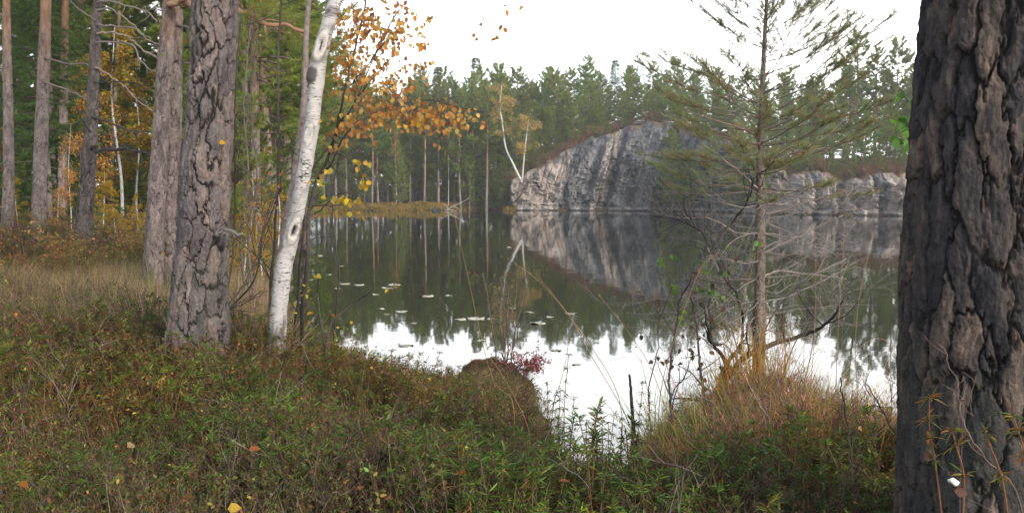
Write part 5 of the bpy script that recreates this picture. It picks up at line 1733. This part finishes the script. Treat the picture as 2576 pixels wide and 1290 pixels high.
# fallen grey branch and sunken stub at the far bank
fb = thing('fallen_branch', 'grey fallen branch sticking out of the water at the far sedge bank', 'branch', W(1135, 529.5))
fo = np.array(fb.location)
m = MB()
for pp_, w in (([(1120, 529), (1140, 518), (1165, 506), (1180, 498)], 3.0), ([(1128, 524), (1120, 515), (1112, 512)], 2), ([(1140, 518), (1150, 522), (1158, 530)], 2), ([(1118, 529), (1135, 527), (1150, 530)], 2.5)):
    tube(m, spline([P(x, y, fo[1] - 0.6) - fo for x, y in pp_], 8), np.linspace(w, w * 0.4, 8) * mpu(95) / 2, 6, (0.34, 0.31, 0.29))
link('wood', m.mesh('wood', [M_white], True), fb)
sn_ = thing('tree_stump', 'small dark stub at the water line of the far sedge bank', 'stump', W(1093, 529))
so_ = np.array(sn_.location)
m = MB()
tube(m, [(0, 0, -0.2), (0, 0, 0.15), (0.05, 0, 0.32)], [0.3, 0.26, 0.16], 9, (0.05, 0.042, 0.04))
tube(m, [(0.35, 0, -0.2), (0.42, 0, 0.14), (0.5, 0, 0.2)], [0.18, 0.15, 0.1], 7, (0.05, 0.042, 0.04))
link('wood', m.mesh('wood', [M_twig], True), sn_)

# ------------------------------------------------------------------ ground cover (uncountable)
rngG = np.random.default_rng(99)
PAL_LAB = [(0.095, 0.135, 0.022), (0.065, 0.11, 0.022), (0.14, 0.155, 0.028), (0.08, 0.12, 0.026)]
PAL_LABO = [(0.18, 0.085, 0.03), (0.13, 0.07, 0.03), (0.22, 0.15, 0.035), (0.12, 0.1, 0.03)]
PAL_BIL = [(0.1, 0.12, 0.03), (0.15, 0.14, 0.035), (0.22, 0.1, 0.035), (0.24, 0.17, 0.045), (0.15, 0.065, 0.035), (0.09, 0.11, 0.035), (0.11, 0.12, 0.03)]


def sprig_labrador(rng):
    m = MB()
    paths, pr = [], []
    lp, ld, lc, ll = [], [], [], []
    for sI in range(rng.integers(2, 4)):
        az = rng.random() * 6.28
        hgt = rng.uniform(0.22, 0.4)
        lean = rng.uniform(0.05, 0.35)
        s = np.linspace(0, 1, 5)
        p = np.stack([math.cos(az) * lean * hgt * s ** 1.5 + rng.normal() * 0.03, math.sin(az) * lean * hgt * s ** 1.5 + rng.normal() * 0.03, hgt * s], -1)
        paths.append(p); pr.append(np.linspace(0.0035, 0.002, 5))
        for k in range(15):                        # fresh top whorl
            a = rng.random() * 6.28
            lp.append(p[-1] - np.array([0, 0, rng.uniform(0, 0.035)])); e = rng.uniform(-0.1, 1.0)
            ld.append((math.cos(a), math.sin(a), e)); ll.append(rng.uniform(0.028, 0.046)); lc.append(0)
        for k in range(15):                        # older drooping leaves below
            a = rng.random() * 6.28
            u = rng.uniform(0.35, 0.92)
            lp.append(np.array([np.interp(u, s, p[:, c]) for c in range(3)])); ld.append((math.cos(a), math.sin(a), rng.uniform(-0.9, 0.2)))
            ll.append(rng.uniform(0.024, 0.04)); lc.append(1)
    tubes(m, np.array(paths), np.array(pr), 3, (0.12, 0.06, 0.04), 1)
    lc = np.array(lc)
    n = len(lc)
    col = np.where((lc == 0)[:, None], pick(PAL_LAB, n, rng, 0.2), pick(PAL_LABO + PAL_LAB, n, rng, 0.25))
    leaves(m, np.array(lp), np.array(ld), np.array(ll), np.array(ll) * 0.165, col, rng, fold=0.5, droop=0.12)
    return m


def sprig_bilberry(rng):
    m = MB()
    out = []
    for k in range(3):
        az = rng.random() * 6.28
        grow(rng, rng.normal(size=3) * np.array([0.04, 0.04, 0]), (math.cos(az) * 0.35, math.sin(az) * 0.35, 1), rng.uniform(0.14, 0.26), 0.002, 2, out, 0.2, (2, 4), 0.1, 0.5)
    tubes(m, np.array([q[0][[0, 3, 6]] for q in out]), np.array([q[1][[0, 3, 6]] for q in out]), 3, (0.13, 0.07, 0.05), 1)
    tips = np.concatenate([q[0][2:] for q in out if q[2] < 2])
    n = 100
    leaves(m, tips[rng.integers(0, len(tips), n)] + rng.normal(size=(n, 3)) * 0.006, rng.normal(size=(n, 3)) + np.array([0, 0, 0.3]), rng.uniform(0.011, 0.019, n), 0.0095, pick(PAL_BIL, n, rng, 0.25), rng)
    return m


def sprig_heather(rng, pal):
    m = MB()
    out = []
    for k in range(4):
        az = rng.random() * 6.28
        grow(rng, rng.normal(size=3) * np.array([0.04, 0.04, 0]), (math.cos(az) * 0.4, math.sin(az) * 0.4, 1), rng.uniform(0.15, 0.3), 0.0022, 2, out, 0.22, (2, 5), 0.25, 0.6)
    tubes(m, np.array([q[0][[0, 3, 6]] for q in out]), np.array([q[1][[0, 3, 6]] for q in out]), 3, (0.1, 0.065, 0.055), 1)
    tips = np.concatenate([q[0][1:] for q in out if q[2] < 2])
    n = 170
    needles(m, tips[rng.integers(0, len(tips), n)], rng.normal(size=(n, 3)) * 0.5 + np.array([0, 0, 0.8]), rng.uniform(0.012, 0.03, n), 0.0045, pick(pal, n, rng, 0.25), rng)
    return m


def sprig_grass(rng, pal, L0, L1, n, w, bend=0.9):
    m = MB()
    pos = rng.normal(size=(n, 3)) * np.array([0.035, 0.035, 0])
    dr = rng.normal(size=(n, 3)) * 0.3 + np.array([0, 0, 1.0])
    blades(m, pos, dr, rng.uniform(L0, L1, n), w, rng.uniform(0.2, 1, n) * bend, pick(pal, n, rng, 0.2), rng)
    return m


def sprig_dry(rng):
    m = MB()
    out = []
    az = rng.random() * 6.28
    grow(rng, (0, 0, 0), (math.cos(az) * 0.4, math.sin(az) * 0.4, 1), rng.uniform(0.25, 0.5), 0.0024, 2, out, 0.3, (1, 4), 0.05, 0.55)
    tubes(m, np.array([q[0] for q in out]), np.array([q[1] for q in out]), 3, pick([(0.3, 0.26, 0.23), (0.12, 0.08, 0.07), (0.2, 0.16, 0.14)], len(out), rng, 0.15), 1)
    return m


def scatter(dest, protos, xy, z, rng, s0=0.8, s1=1.25, tilt=0.2, cj=0.2, cmul=None, smul=None):
    """bake transformed copies of proto meshes into one uncountable mass"""
    n = len(xy)
    which = rng.integers(0, len(protos), n)
    for k, pm in enumerate(protos):
        sel = np.where(which == k)[0]
        if not len(sel):
            continue
        V0 = np.concatenate(pm.V); c0 = np.concatenate(pm.col)
        a = rng.random(len(sel)) * 6.28
        sc = rng.uniform(s0, s1, len(sel)) * (1.0 if smul is None else smul[sel])
        tx, ty = rng.normal(size=(2, len(sel))) * tilt
        x = V0[None, :, 0] * np.cos(a)[:, None] - V0[None, :, 1] * np.sin(a)[:, None]
        y = V0[None, :, 0] * np.sin(a)[:, None] + V0[None, :, 1] * np.cos(a)[:, None]
        zz = V0[None, :, 2] + 0 * x
        x = x + zz * tx[:, None]
        y = y + zz * ty[:, None]
        V = np.stack([x * sc[:, None] + xy[sel, 0][:, None], y * sc[:, None] + xy[sel, 1][:, None], zz * sc[:, None] + z[sel][:, None]], -1)
        cm_ = (1 + rng.normal(size=(len(sel), 1, 1)) * cj) * (1 + rng.normal(size=(len(sel), 1, 3)) * cj * 0.3)
        if cmul is not None:
            cm_ = cm_ * cmul[sel][:, None]
        col = np.clip(c0[None] * cm_, 0.004, 0.9)
        off = (np.arange(len(sel)) * len(V0))[:, None, None]
        n0 = dest.n
        dest.V.append(V.reshape(-1, 3)); dest.col.append(col.reshape(-1, 3)); dest.n += V.shape[0] * V.shape[1]
        for lst, ml, dl, dm_ in ((pm.Q, pm.qm, dest.Q, dest.qm), (pm.T, pm.tm, dest.T, dest.tm)):
            if lst:
                F = np.concatenate(lst); M_ = np.concatenate(ml)
                dl.append((F[None] + off + n0).reshape(-1, F.shape[1])); dm_.append(np.tile(M_, len(sel)))


def fan(n, d0, d1, p0, p1, rng, power=1.0):
    """random ground points in the wedge the photo covers, even per area when power=1"""
    u = rng.random(n)
    d = np.sqrt(d0 ** 2 + u ** power * (d1 ** 2 - d0 ** 2))
    px = rng.uniform(p0, p1, n)
    x = (px * SC - 512) / FPX * d
    return np.stack([x, d], -1), px


def land(xy, lo=0.03):
    return sdist(xy[:, 0], xy[:, 1]) > lo


def tuss(xy, f=1.3, s=0.0):
    return fbm(np.stack([xy[:, 0] * f, xy[:, 1] * f, np.zeros(len(xy)) + s], -1), 3)


# near dwarf shrubs
def patch(xy):
    """autumn colour comes in drifts: some tussocks redder, some still green"""
    p = sstep(-0.1, 0.75, tuss(xy, 0.8, 23) + 0.4 * np.exp(-((xy[:, 0] + 1.6) / 1.3) ** 2 - ((xy[:, 1] - 6.3) / 1.2) ** 2))[:, None]
    q = sstep(0.1, 0.7, tuss(xy, 1.4, 51))[:, None]
    return (1 - p) * np.array([0.95, 1.08, 0.9]) + p * np.array([1.18, 1.0, 0.85]) + q * np.array([0.35, 0.25, 0.05])


LAB = [sprig_labrador(rngG) for _ in range(10)]
BIL = [sprig_bilberry(rngG) for _ in range(8)]
HEA = [sprig_heather(rngG, [(0.15, 0.085, 0.05), (0.17, 0.12, 0.06), (0.12, 0.11, 0.04), (0.11, 0.12, 0.035)]) for _ in range(6)]
HER = [sprig_heather(rngG, [(0.24, 0.1, 0.075), (0.3, 0.13, 0.1), (0.18, 0.085, 0.07), (0.13, 0.1, 0.05)]) for _ in range(5)]
STRAW = [(0.36, 0.26, 0.13), (0.3, 0.2, 0.1), (0.26, 0.22, 0.09), (0.2, 0.2, 0.07)]
PINKG = [(0.5, 0.29, 0.19), (0.56, 0.38, 0.24), (0.42, 0.27, 0.16), (0.34, 0.28, 0.12)]
GRNG = [(0.14, 0.17, 0.04), (0.19, 0.2, 0.055), (0.24, 0.2, 0.06), (0.1, 0.13, 0.035)]
AMB = [(0.46, 0.23, 0.04), (0.5, 0.3, 0.06), (0.38, 0.22, 0.04), (0.26, 0.21, 0.05), (0.42, 0.16, 0.04)]
GR1 = [sprig_grass(rngG, STRAW, 0.18, 0.42, 9, 0.0028) for _ in range(5)]
GRP = [sprig_grass(rngG, PINKG + STRAW, 0.25, 0.5, 16, 0.0045, 0.7) for _ in range(6)]
GRG = [sprig_grass(rngG, GRNG, 0.2, 0.45, 14, 0.0045) for _ in range(5)]
GRA = [sprig_grass(rngG, AMB, 0.25, 0.6, 18, 0.004) for _ in range(6)]
DRY = [sprig_dry(rngG) for _ in range(8)]

edge = lambda xy: sdist(xy[:, 0], xy[:, 1])


def lay(name, label, mats, jobs):
    dest = MB()
    for protos, xy, kw in jobs:
        if len(xy) == 0:
            continue
        lowr = (0.62 + 0.38 * sstep(0.1, 1.3, edge(xy))) * (1.0 + 0.3 * np.clip(tuss(xy, 1.7, 71), -0.8, 0.8)) * (1 - 0.1 * np.exp(-((xy[:, 0] - 0.35) / 0.7) ** 2 - ((xy[:, 1] - 4.3) / 1.0) ** 2)) if kw.pop('edge_low', True) else np.ones(len(xy))
        scatter(dest, protos, xy, terrain(xy[:, 0], xy[:, 1]) - 0.015, rngG, smul=lowr, **kw)
    return tag(link(name, dest.mesh(name, mats)), label, kind='stuff')


GREY_ZONE = lambda xy: (xy[:, 0] > -0.3) & (xy[:, 0] < 1.6) & (xy[:, 1] > 4.6)     # greyish heather towards the bay
xy, px = fan(10500, 2.3, 11.5, -260, 2900, rngG, 1.25)
t = tuss(xy)
k = land(xy, 0.2) & (t > -0.35) & ~((xy[:, 0] > 1.1) & (xy[:, 1] > 4.6) & (rngG.random(len(xy)) < 0.82)) & ~(GREY_ZONE(xy) & (rngG.random(len(xy)) < 0.6)) & ~((px < 640) & (xy[:, 1] > 7.2) & (rngG.random(len(xy)) < (xy[:, 1] - 7.2) * 0.55))
xyL = xy[k]
xy, px = fan(6500, 2.3, 10.5, -260, 2900, rngG, 1.25)
t = tuss(xy, 1.5, 9)
k = land(xy, 0.08) & (t > -0.25)
xyB = xy[k]
lay('undergrowth', 'low evergreen dwarf shrubs with reddish bilberry covering the near bank', [M_shrub, M_twig], [(LAB, xyL, dict(s0=0.6, s1=1.1, cj=0.25, cmul=patch(xyL))), (BIL, xyB, dict(s0=0.8, s1=1.3, cj=0.3, cmul=patch(xyB)))])
xy, px = fan(4300, 2.3, 11, -260, 2900, rngG, 1.2)
k = land(xy, 0.03) & ((tuss(xy, 0.9, 4) > 0.1) | GREY_ZONE(xy) | (edge(xy) < 0.55))
xyH = xy[k]
xy, px = fan(2300, 2.3, 11, -260, 2900, rngG)
xyD = xy[land(xy, 0.05)]
xy, px = fan(15000, 11, 42, -200, 800, rngG, 0.8)
k = land(xy, 0.2) & (tuss(xy, 0.45, 2) > 0.12)
xyR = xy[k]
BSH = [sprig_bilberry(rngG) for _ in range(4)]
xy, px = fan(5200, 10.5, 34, -250, 790, rngG, 0.9)
xyW = xy[land(xy, 0.2) & (tuss(xy, 0.4, 33) > -0.1)]
lay('undergrowth', 'olive and rusty bilberry tussocks on the floor of the left wood', [M_shrub, M_twig], [(BSH, xyW, dict(s0=1.4, s1=2.6, cj=0.3, cmul=patch(xyW) * 1.25)), (LAB, xyW[::2] + 0.15, dict(s0=0.8, s1=1.5, cj=0.3))])
lay('heather', 'brown and reddish heather with dry stems on bank and wood floor', [M_grass, M_twig], [(HEA, xyH, dict(s0=0.7, s1=1.15)), (DRY, xyD, dict(s0=0.5, s1=1.0, tilt=0.35)), (HER, xyR, dict(s0=0.8, s1=2.0, cj=0.35))])
# grasses
xy, px = fan(2600, 2.3, 10, -260, 2900, rngG)
k = land(xy, 0.02)
xy1 = xy[k]
xy, px = fan(10500, 7.2, 17, -300, 660, rngG, 0.9)
k = land(xy, 0.2) & (tuss(xy, 0.5, 6) > -0.25)
xyP = xy[k]
xy, px = fan(9000, 7.5, 38, -300, 790, rngG, 0.8)
k = land(xy, 0.05)
xyGn = xy[k]
xy, px = fan(1500, 7.5, 13, 560, 700, rngG)
xyT = xy[land(xy, 0.02)]
xy, px = fan(4600, 4.2, 8.5, 1600, 2420, rngG)
k = land(xy, 0.0) & (edge(xy) < 1.6) & (tuss(xy, 1.1, 14) > -0.35)
xyA = xy[k]
xy, px = fan(900, 6, 11, 740, 1480, rngG)
xyS = xy[land(xy, -0.05) & (edge(xy) < 0.8)]
lay('grass', 'straw, tan and green grasses of the bank and forest edge', [M_grass], [(GR1, xy1, dict(s0=0.6, s1=1.1)), (GRP, xyP, dict(s0=0.45, s1=1.0, cj=0.3, tilt=0.4)), (GRG, xyGn, dict(s0=0.6, s1=1.6, cj=0.3)), (GRP, xyT, dict(s0=0.8, s1=1.2)), (GR1 + GRP, xyS, dict(s0=0.6, s1=0.95))])
lay('sedge', 'amber and rusty sedge fringing the water under the young pine', [M_grass, M_twig], [(GRA, xyA, dict(s0=0.4, s1=1.0, cj=0.35, tilt=0.35)), (GRG, xyA[1::4], dict(s0=0.6, s1=1.4, cj=0.3, tilt=0.35)), (HER, xyA[::2], dict(s0=0.7, s1=1.4, cj=0.3, cmul=np.full((len(xyA[::2]), 3), 1.35))), (DRY, xyA[::7], dict(s0=0.7, s1=1.3, tilt=0.4))])
# far sedge bank
fs, _ = fan(60000, 78, 108, 700, 1330, rngG)
dd_ = edge(fs)
fs = fs[(dd_ > -0.3) & (dd_ < 2.6)]
FSG = [sprig_grass(rngG, [(0.36, 0.24, 0.05), (0.3, 0.22, 0.05), (0.2, 0.2, 0.05), (0.4, 0.22, 0.05)], 0.25, 0.6, 14, 0.03, 0.8) for _ in range(5)]
lay('sedge', 'yellow sedge strip along the far shore', [M_grass], [(FSG, fs, dict(s0=0.5, s1=1.05, cj=0.3))])
# heather mats on the brow of the rocks
m = MB()
for cr in (crestA, crestB):
    nrow_ = 14
    sel = cr[:nrow_].reshape(-1, 3)
    n = 2300
    q = sel[rngG.integers(0, len(sel), n)] + rngG.normal(size=(n, 3)) * np.array([0.12, 0.15, 0.02])
    q = q[fbm(q * np.array([0.8, 0.8, 0]) + 4, 3) > 0.0]
    scatter(m, HER + HEA, q[:, :2], q[:, 2] - 0.03, rngG, s0=1.2, s1=3.6, cj=0.3, cmul=np.array([1.7, 1.5, 1.2]) + np.zeros((len(q), 3)))
    q2 = q[::3] + rngG.normal(size=q[::3].shape) * np.array([0.2, 0.2, 0.0])
    scatter(m, GRP, q2[:, :2], q2[:, 2] - 0.03, rngG, s0=0.8, s1=1.7, cj=0.3)
tag(link('heather', m.mesh('heather', [M_grass, M_twig])), 'rusty heather mats on the brow of the far rocks', kind='stuff')

# ------------------------------------------------------------------ single plants in front
def tuft(name, label, px, py, n, L0, L1, w, pal, bend=0.9, spread=0.06, lean=0.35, seed=0, cat='grass tuft', z0=None):
    rng = np.random.default_rng(500 + seed)
    p = W(px, py, 0.25)
    z = gz(p[0], p[1]) if z0 is None else z0
    o = thing(name, label, cat, (p[0], p[1], z - 0.02))
    m = MB()
    pos = rng.normal(size=(n, 3)) * np.array([spread, spread, 0])
    dr = rng.normal(size=(n, 3)) * lean * 0.6 + pos / spread * lean * 0.3 + np.array([0, 0, 1.0])
    blades(m, pos, dr, rng.uniform(L0, L1, n), w, rng.uniform(0.2, 1.0, n) * bend, pick(pal, n, rng, 0.18), rng, K=6)
    link('blades', m.mesh('blades', [M_grass]), o)
    return o


tuft('sedge_tuft', 'bright green sedge tuft arching at the bay edge', 1690, 1175, 110, 0.4, 0.75, 0.007, [(0.2, 0.27, 0.05), (0.26, 0.3, 0.08), (0.16, 0.22, 0.04), (0.34, 0.3, 0.09)], 1.2, seed=1)
tuft('sedge_tuft', 'smaller yellow-green sedge tuft nearer than the bright one', 1790, 1215, 60, 0.32, 0.6, 0.0065, [(0.2, 0.24, 0.05), (0.3, 0.28, 0.07)], 1.3, seed=2)
tuft('sedge_tuft', 'tall amber sedge tuft at the foot of the young pine', 1905, 1045, 220, 0.45, 0.85, 0.006, AMB, 0.7, 0.1, 0.25, seed=3)
tuft('sedge_tuft', 'amber grass tuft between young pine and the dark bush', 1840, 1065, 90, 0.4, 0.7, 0.005, AMB, 0.8, 0.08, seed=4)
tuft('sedge_tuft', 'thin green grass tuft on the bank before the stump', 1058, 1075, 34, 0.32, 0.5, 0.005, [(0.2, 0.26, 0.06), (0.28, 0.3, 0.1)], 1.0, 0.05, 0.5, seed=5)
tuft('sedge_tuft', 'amber grass clump midway from young pine to the huge trunk', 2070, 1085, 110, 0.35, 0.65, 0.005, AMB, 0.9, 0.12, seed=6)
tuft('sedge_tuft', 'yellowed grass clump close to the huge dark trunk', 2130, 1160, 60, 0.35, 0.65, 0.006, AMB + GRNG, 0.8, 0.1, seed=7)

STALK = [((1290, 1010), (1235, 940), (1165, 640), (1140, 520)), ((1560, 1010), (1480, 860), (1370, 720), (1280, 650)), ((1700, 1110), (1640, 930), (1570, 820), (1510, 745)), ((1770, 1100), (1820, 930), (1880, 720), (1900, 640)),
         ((1660, 1000), (1700, 840), (1760, 680), (1800, 640)), ((1590, 1080), (1480, 880), (1430, 790), (1350, 690)), ((1380, 1060), (1410, 960), (1425, 900), (1430, 850)), ((2030, 1060), (2048, 860), (2052, 720), (2050, 590)),
         ((2160, 1050), (2152, 880), (2160, 760), (2182, 650)), ((2100, 1030), (2110, 800), (2120, 650), (2125, 560)), ((2280, 1030), (2250, 880), (2200, 850), (2150, 885)), ((1960, 1050), (1930, 900), (1925, 800), (1935, 690)),
         ((1330, 1080), (1290, 990), (1255, 930), (1235, 900)), ((1740, 1150), (1715, 1010), (1690, 950), (1670, 900)), ((2360, 1190), (2300, 1120), (2180, 1060), (2060, 1030))]
for k, pp_ in enumerate(STALK):
    d = 5.6 + (k % 4) * 0.3
    b = P(*pp_[0], d)
    b[2] = min(b[2], max(gz(b[0], d), 0)) - 0.03
    o_ = thing('grass_stalk', 'tall thin straw-coloured grass stalk bending over the bay water', 'grass stalk', b, 0, 'tall stalks over the bay')
    p = spline([np.zeros(3)] + [P(x, y, d) - b for x, y in pp_], 20)
    m = MB()
    tube(m, p, np.linspace(0.0028, 0.0012, 20), 4, (0.36, 0.24, 0.12))
    n = 26
    pos = p[rngG.integers(15, 20, n)]
    needles(m, pos, nrm(p[-1] - p[-4]) + rngG.normal(size=(n, 3)) * 0.4, 0.025, 0.003, (0.32, 0.22, 0.13), rngG)
    link('stem', m.mesh('stem', [M_grass]), o_)

# labrador tea shoots standing against the bright water
for k, (x, y0, y1) in enumerate([(1425, 1080, 890), (1405, 1110, 980), (1470, 1150, 1060), (1540, 1130, 1040), (1560, 1130, 1050), (1510, 1140, 1055), (1392, 1075, 990), (1350, 1060, 980), (1372, 1070, 960), (1440, 1120, 1000), (1490, 1150, 1040), (1525, 1150, 1060), (1612, 1080, 960), (1630, 1080, 990)]):
    d = 5.6
    b = P(x, y0 + 40, d)
    b[2] = max(gz(b[0], d), -0.1)
    o_ = thing('shrub_shoot', 'dark narrow-leaved shoot standing before the white reflection of the bay', 'shoot', b, 0, 'shoots along the bay edge')
    h = max(P(x, y1, d)[2] - b[2], 0.15)
    m = MB()
    p = spline([(0, 0, 0), (0.015 * (k % 3 - 1), 0, h * 0.5), (0.01, 0, h)], 10)
    tube(m, p, np.linspace(0.003, 0.0018, 10), 5, (0.1, 0.06, 0.045), 1)
    for u in np.linspace(0.45, 1.0, 6):
        n = 9
        q = np.array([np.interp(u, np.linspace(0, 1, 10), p[:, c]) for c in range(3)])
        leaves(m, np.tile(q, (n, 1)) + rngG.normal(size=(n, 3)) * 0.004, rngG.normal(size=(n, 3)) * np.array([1, 1, 0.4]) + np.array([0, 0, -0.2]), 0.034, 0.007, pick(PAL_LAB + [(0.06, 0.07, 0.05)], n, rngG, 0.2), rngG, fold=0.5)
    link('stem', m.mesh('stem', [M_shrub, M_twig]), o_)

# twigs, shoots and the fallen bits in front of the huge trunk
sapling('birch_sapling', 'thin reddish twig curving up before the huge trunk bark', 'sapling', [([(2560, 1290), (2480, 1140), (2425, 1030), (2408, 930), (2388, 850), (2380, 830)], 6, 2.5, 0.0), ([(2425, 1030), (2440, 1060), (2400, 1000)], 2, 1, 0)], None, 0, 0.03, (0.14, 0.095, 0.085), d=2.5, twigs=3, tw=(0.03, 0.1), seed=41)
sapling('birch_sapling', 'dark budded twig rising between amber grass and huge trunk', 'sapling', [([(2160, 1340), (2148, 1240), (2130, 1120), (2118, 1010), (2108, 945)], 6, 3, 0.0), ([(2140, 1200), (2190, 1180)], 3, 2, 0)], None, 0, 0.03, (0.06, 0.045, 0.042), d=3.4, twigs=5, tw=(0.04, 0.14), seed=42)
sapling('birch_sapling', 'slim dark twig leaning toward the huge trunk foot', 'sapling', [([(2270, 1340), (2262, 1200), (2240, 1110), (2195, 1020), (2164, 955)], 6, 3, 0.0)], None, 0, 0.03, (0.07, 0.05, 0.046), d=3.3, twigs=5, tw=(0.05, 0.16), seed=43)


def shoot_near(x, y, d, n_whorl, label, stem_px):
    b = P(*stem_px[0], d)
    o_ = thing('shrub_shoot', label, 'shoot', b)
    p = spline([P(*q, d) - b for q in stem_px], 16)
    m = MB()
    tube(m, p, np.linspace(0.003, 0.0018, 16), 5, (0.16, 0.07, 0.04), 1)
    for u in np.linspace(0.35, 1, n_whorl):
        n = 14
        q = np.array([np.interp(u, np.linspace(0, 1, 16), p[:, c]) for c in range(3)])
        leaves(m, np.tile(q, (n, 1)) + rngG.normal(size=(n, 3)) * 0.004, rngG.normal(size=(n, 3)) * np.array([1, 1, 0.6]) + np.array([0, 0, 0.15]), rngG.uniform(0.026, 0.046, n), 0.0055,
               pick([(0.14, 0.16, 0.04), (0.1, 0.13, 0.035), (0.26, 0.2, 0.05), (0.3, 0.12, 0.03)], n, rngG, 0.2), rngG, fold=0.5)
    link('stem', m.mesh('stem', [M_shrub, M_twig], False), o_)


shoot_near(2345, 1020, 2.45, 4, 'green and rusty narrow-leaved shoot low before the huge trunk bark', [(2372, 1320), (2352, 1160), (2338, 1080), (2338, 1000)])
shoot_near(2390, 1100, 2.4, 3, 'yellowish shoot low on the huge trunk beside the white scrap', [(2420, 1330), (2425, 1200), (2405, 1120), (2395, 1080)])
shoot_near(2550, 1050, 2.4, 3, 'green shoot at the outer side of the huge trunk', [(2600, 1300), (2580, 1150), (2560, 1080), (2548, 1045)])
shoot_near(2480, 1080, 2.4, 2, 'sparse rusty shoot before the middle of the huge trunk', [(2540, 1330), (2520, 1200), (2490, 1120), (2478, 1090)])
# white fungus bracket over a rusty leaf
fgp = P(2398, 1208, 2.37)
fg = thing('bracket_fungus', 'small white bracket on the lower bark of the huge trunk', 'fungus', fgp)
m = MB()
a = np.linspace(0, PI, 14)
top_ = np.stack([np.cos(a) * 0.015, -np.sin(a) * 0.014, 0.003 * np.sin(a * 3) - 0.004 * np.cos(a)], -1)
Vb = np.vstack([[(0, 0, 0.009)], top_, top_ * np.array([0.9, 0.9, 1]) - np.array([0, 0, 0.007]), [(0, 0, -0.006)]])
Tb = [[0, 1 + k, 2 + k] for k in range(13)] + [[29, 16 + k, 15 + k] for k in range(13)]
Qb = [[1 + k, 15 + k, 16 + k, 2 + k] for k in range(13)]
m.add(Vb, Qb, Tb, (0.6, 0.62, 0.6))
link('cap', m.mesh('cap', [attr_mat('white_fungus', 0.5, 0.4, 60, 0.2, 0.15)], True), fg)
LEAVES = [((2418, 1232), 2.36, 0.036, (0.09, 0.022, 0.012), 'rusty brown dead leaf caught under the white bracket', None), ((560, 356), 6.5, 0.045, (0.65, 0.36, 0.03), 'single yellow leaf stuck on the plated pine bark', None)]
for (x, y), d, L, colr, lab, _ in LEAVES:
    p = P(x, y, d)
    o_ = thing('fallen_leaf', lab, 'leaf', p)
    m = MB()
    leaves(m, np.array([[-L / 2, 0, 0.0]]), np.array([[1.0, -0.15, -0.2]]), L, L * 0.8, colr, rngG, up=np.array([[0, -1.0, 0.4]]))
    link('blade', m.mesh('blade', [M_leaf]), o_)
GL = [(870, 880, 'orange'), (1310, 970, 'tan'), (910, 1225, 'orange'), (980, 1248, 'red'), (470, 1250, 'orange'), (590, 1278, 'yellow'), (840, 865, 'orange'), (955, 1050, 'pinkish'), (700, 880, 'rust'), (545, 815, 'rust'), (1205, 1150, 'tan'), (805, 915, 'orange'), (2165, 1080, 'tan'), (60, 1220, 'orange'),
      (1160, 1190, 'orange'), (330, 1120, 'tan'), (640, 1130, 'rust'), (760, 1050, 'orange'), (1420, 1210, 'rust'), (1010, 1130, 'pinkish')]
GC = dict(orange=(0.38, 0.16, 0.04), tan=(0.42, 0.26, 0.13), red=(0.45, 0.12, 0.04), yellow=(0.55, 0.36, 0.05), pinkish=(0.42, 0.2, 0.13), rust=(0.36, 0.12, 0.04))
for k, (x, y, cn) in enumerate(GL):
    p = W(x, y, 0.76 if y > 1000 else 0.64)
    o_ = thing('fallen_leaf', f'{cn} fallen leaf lying on the near dwarf shrubs', 'leaf', p, rngG.random() * 6, f'{cn} leaves on the dwarf shrubs')
    L = 0.042
    m = MB()
    leaves(m, np.array([[-L / 2, 0, 0.0]]), np.array([[1.0, 0.0, 0.1]]), L, L * 0.85, GC[cn], rngG, up=rngG.normal(size=(1, 3)) * 0.5 + np.array([[0, -0.6, 0.9]]), fold=0.35)
    link('blade', m.mesh('blade', [M_leaf]), o_)
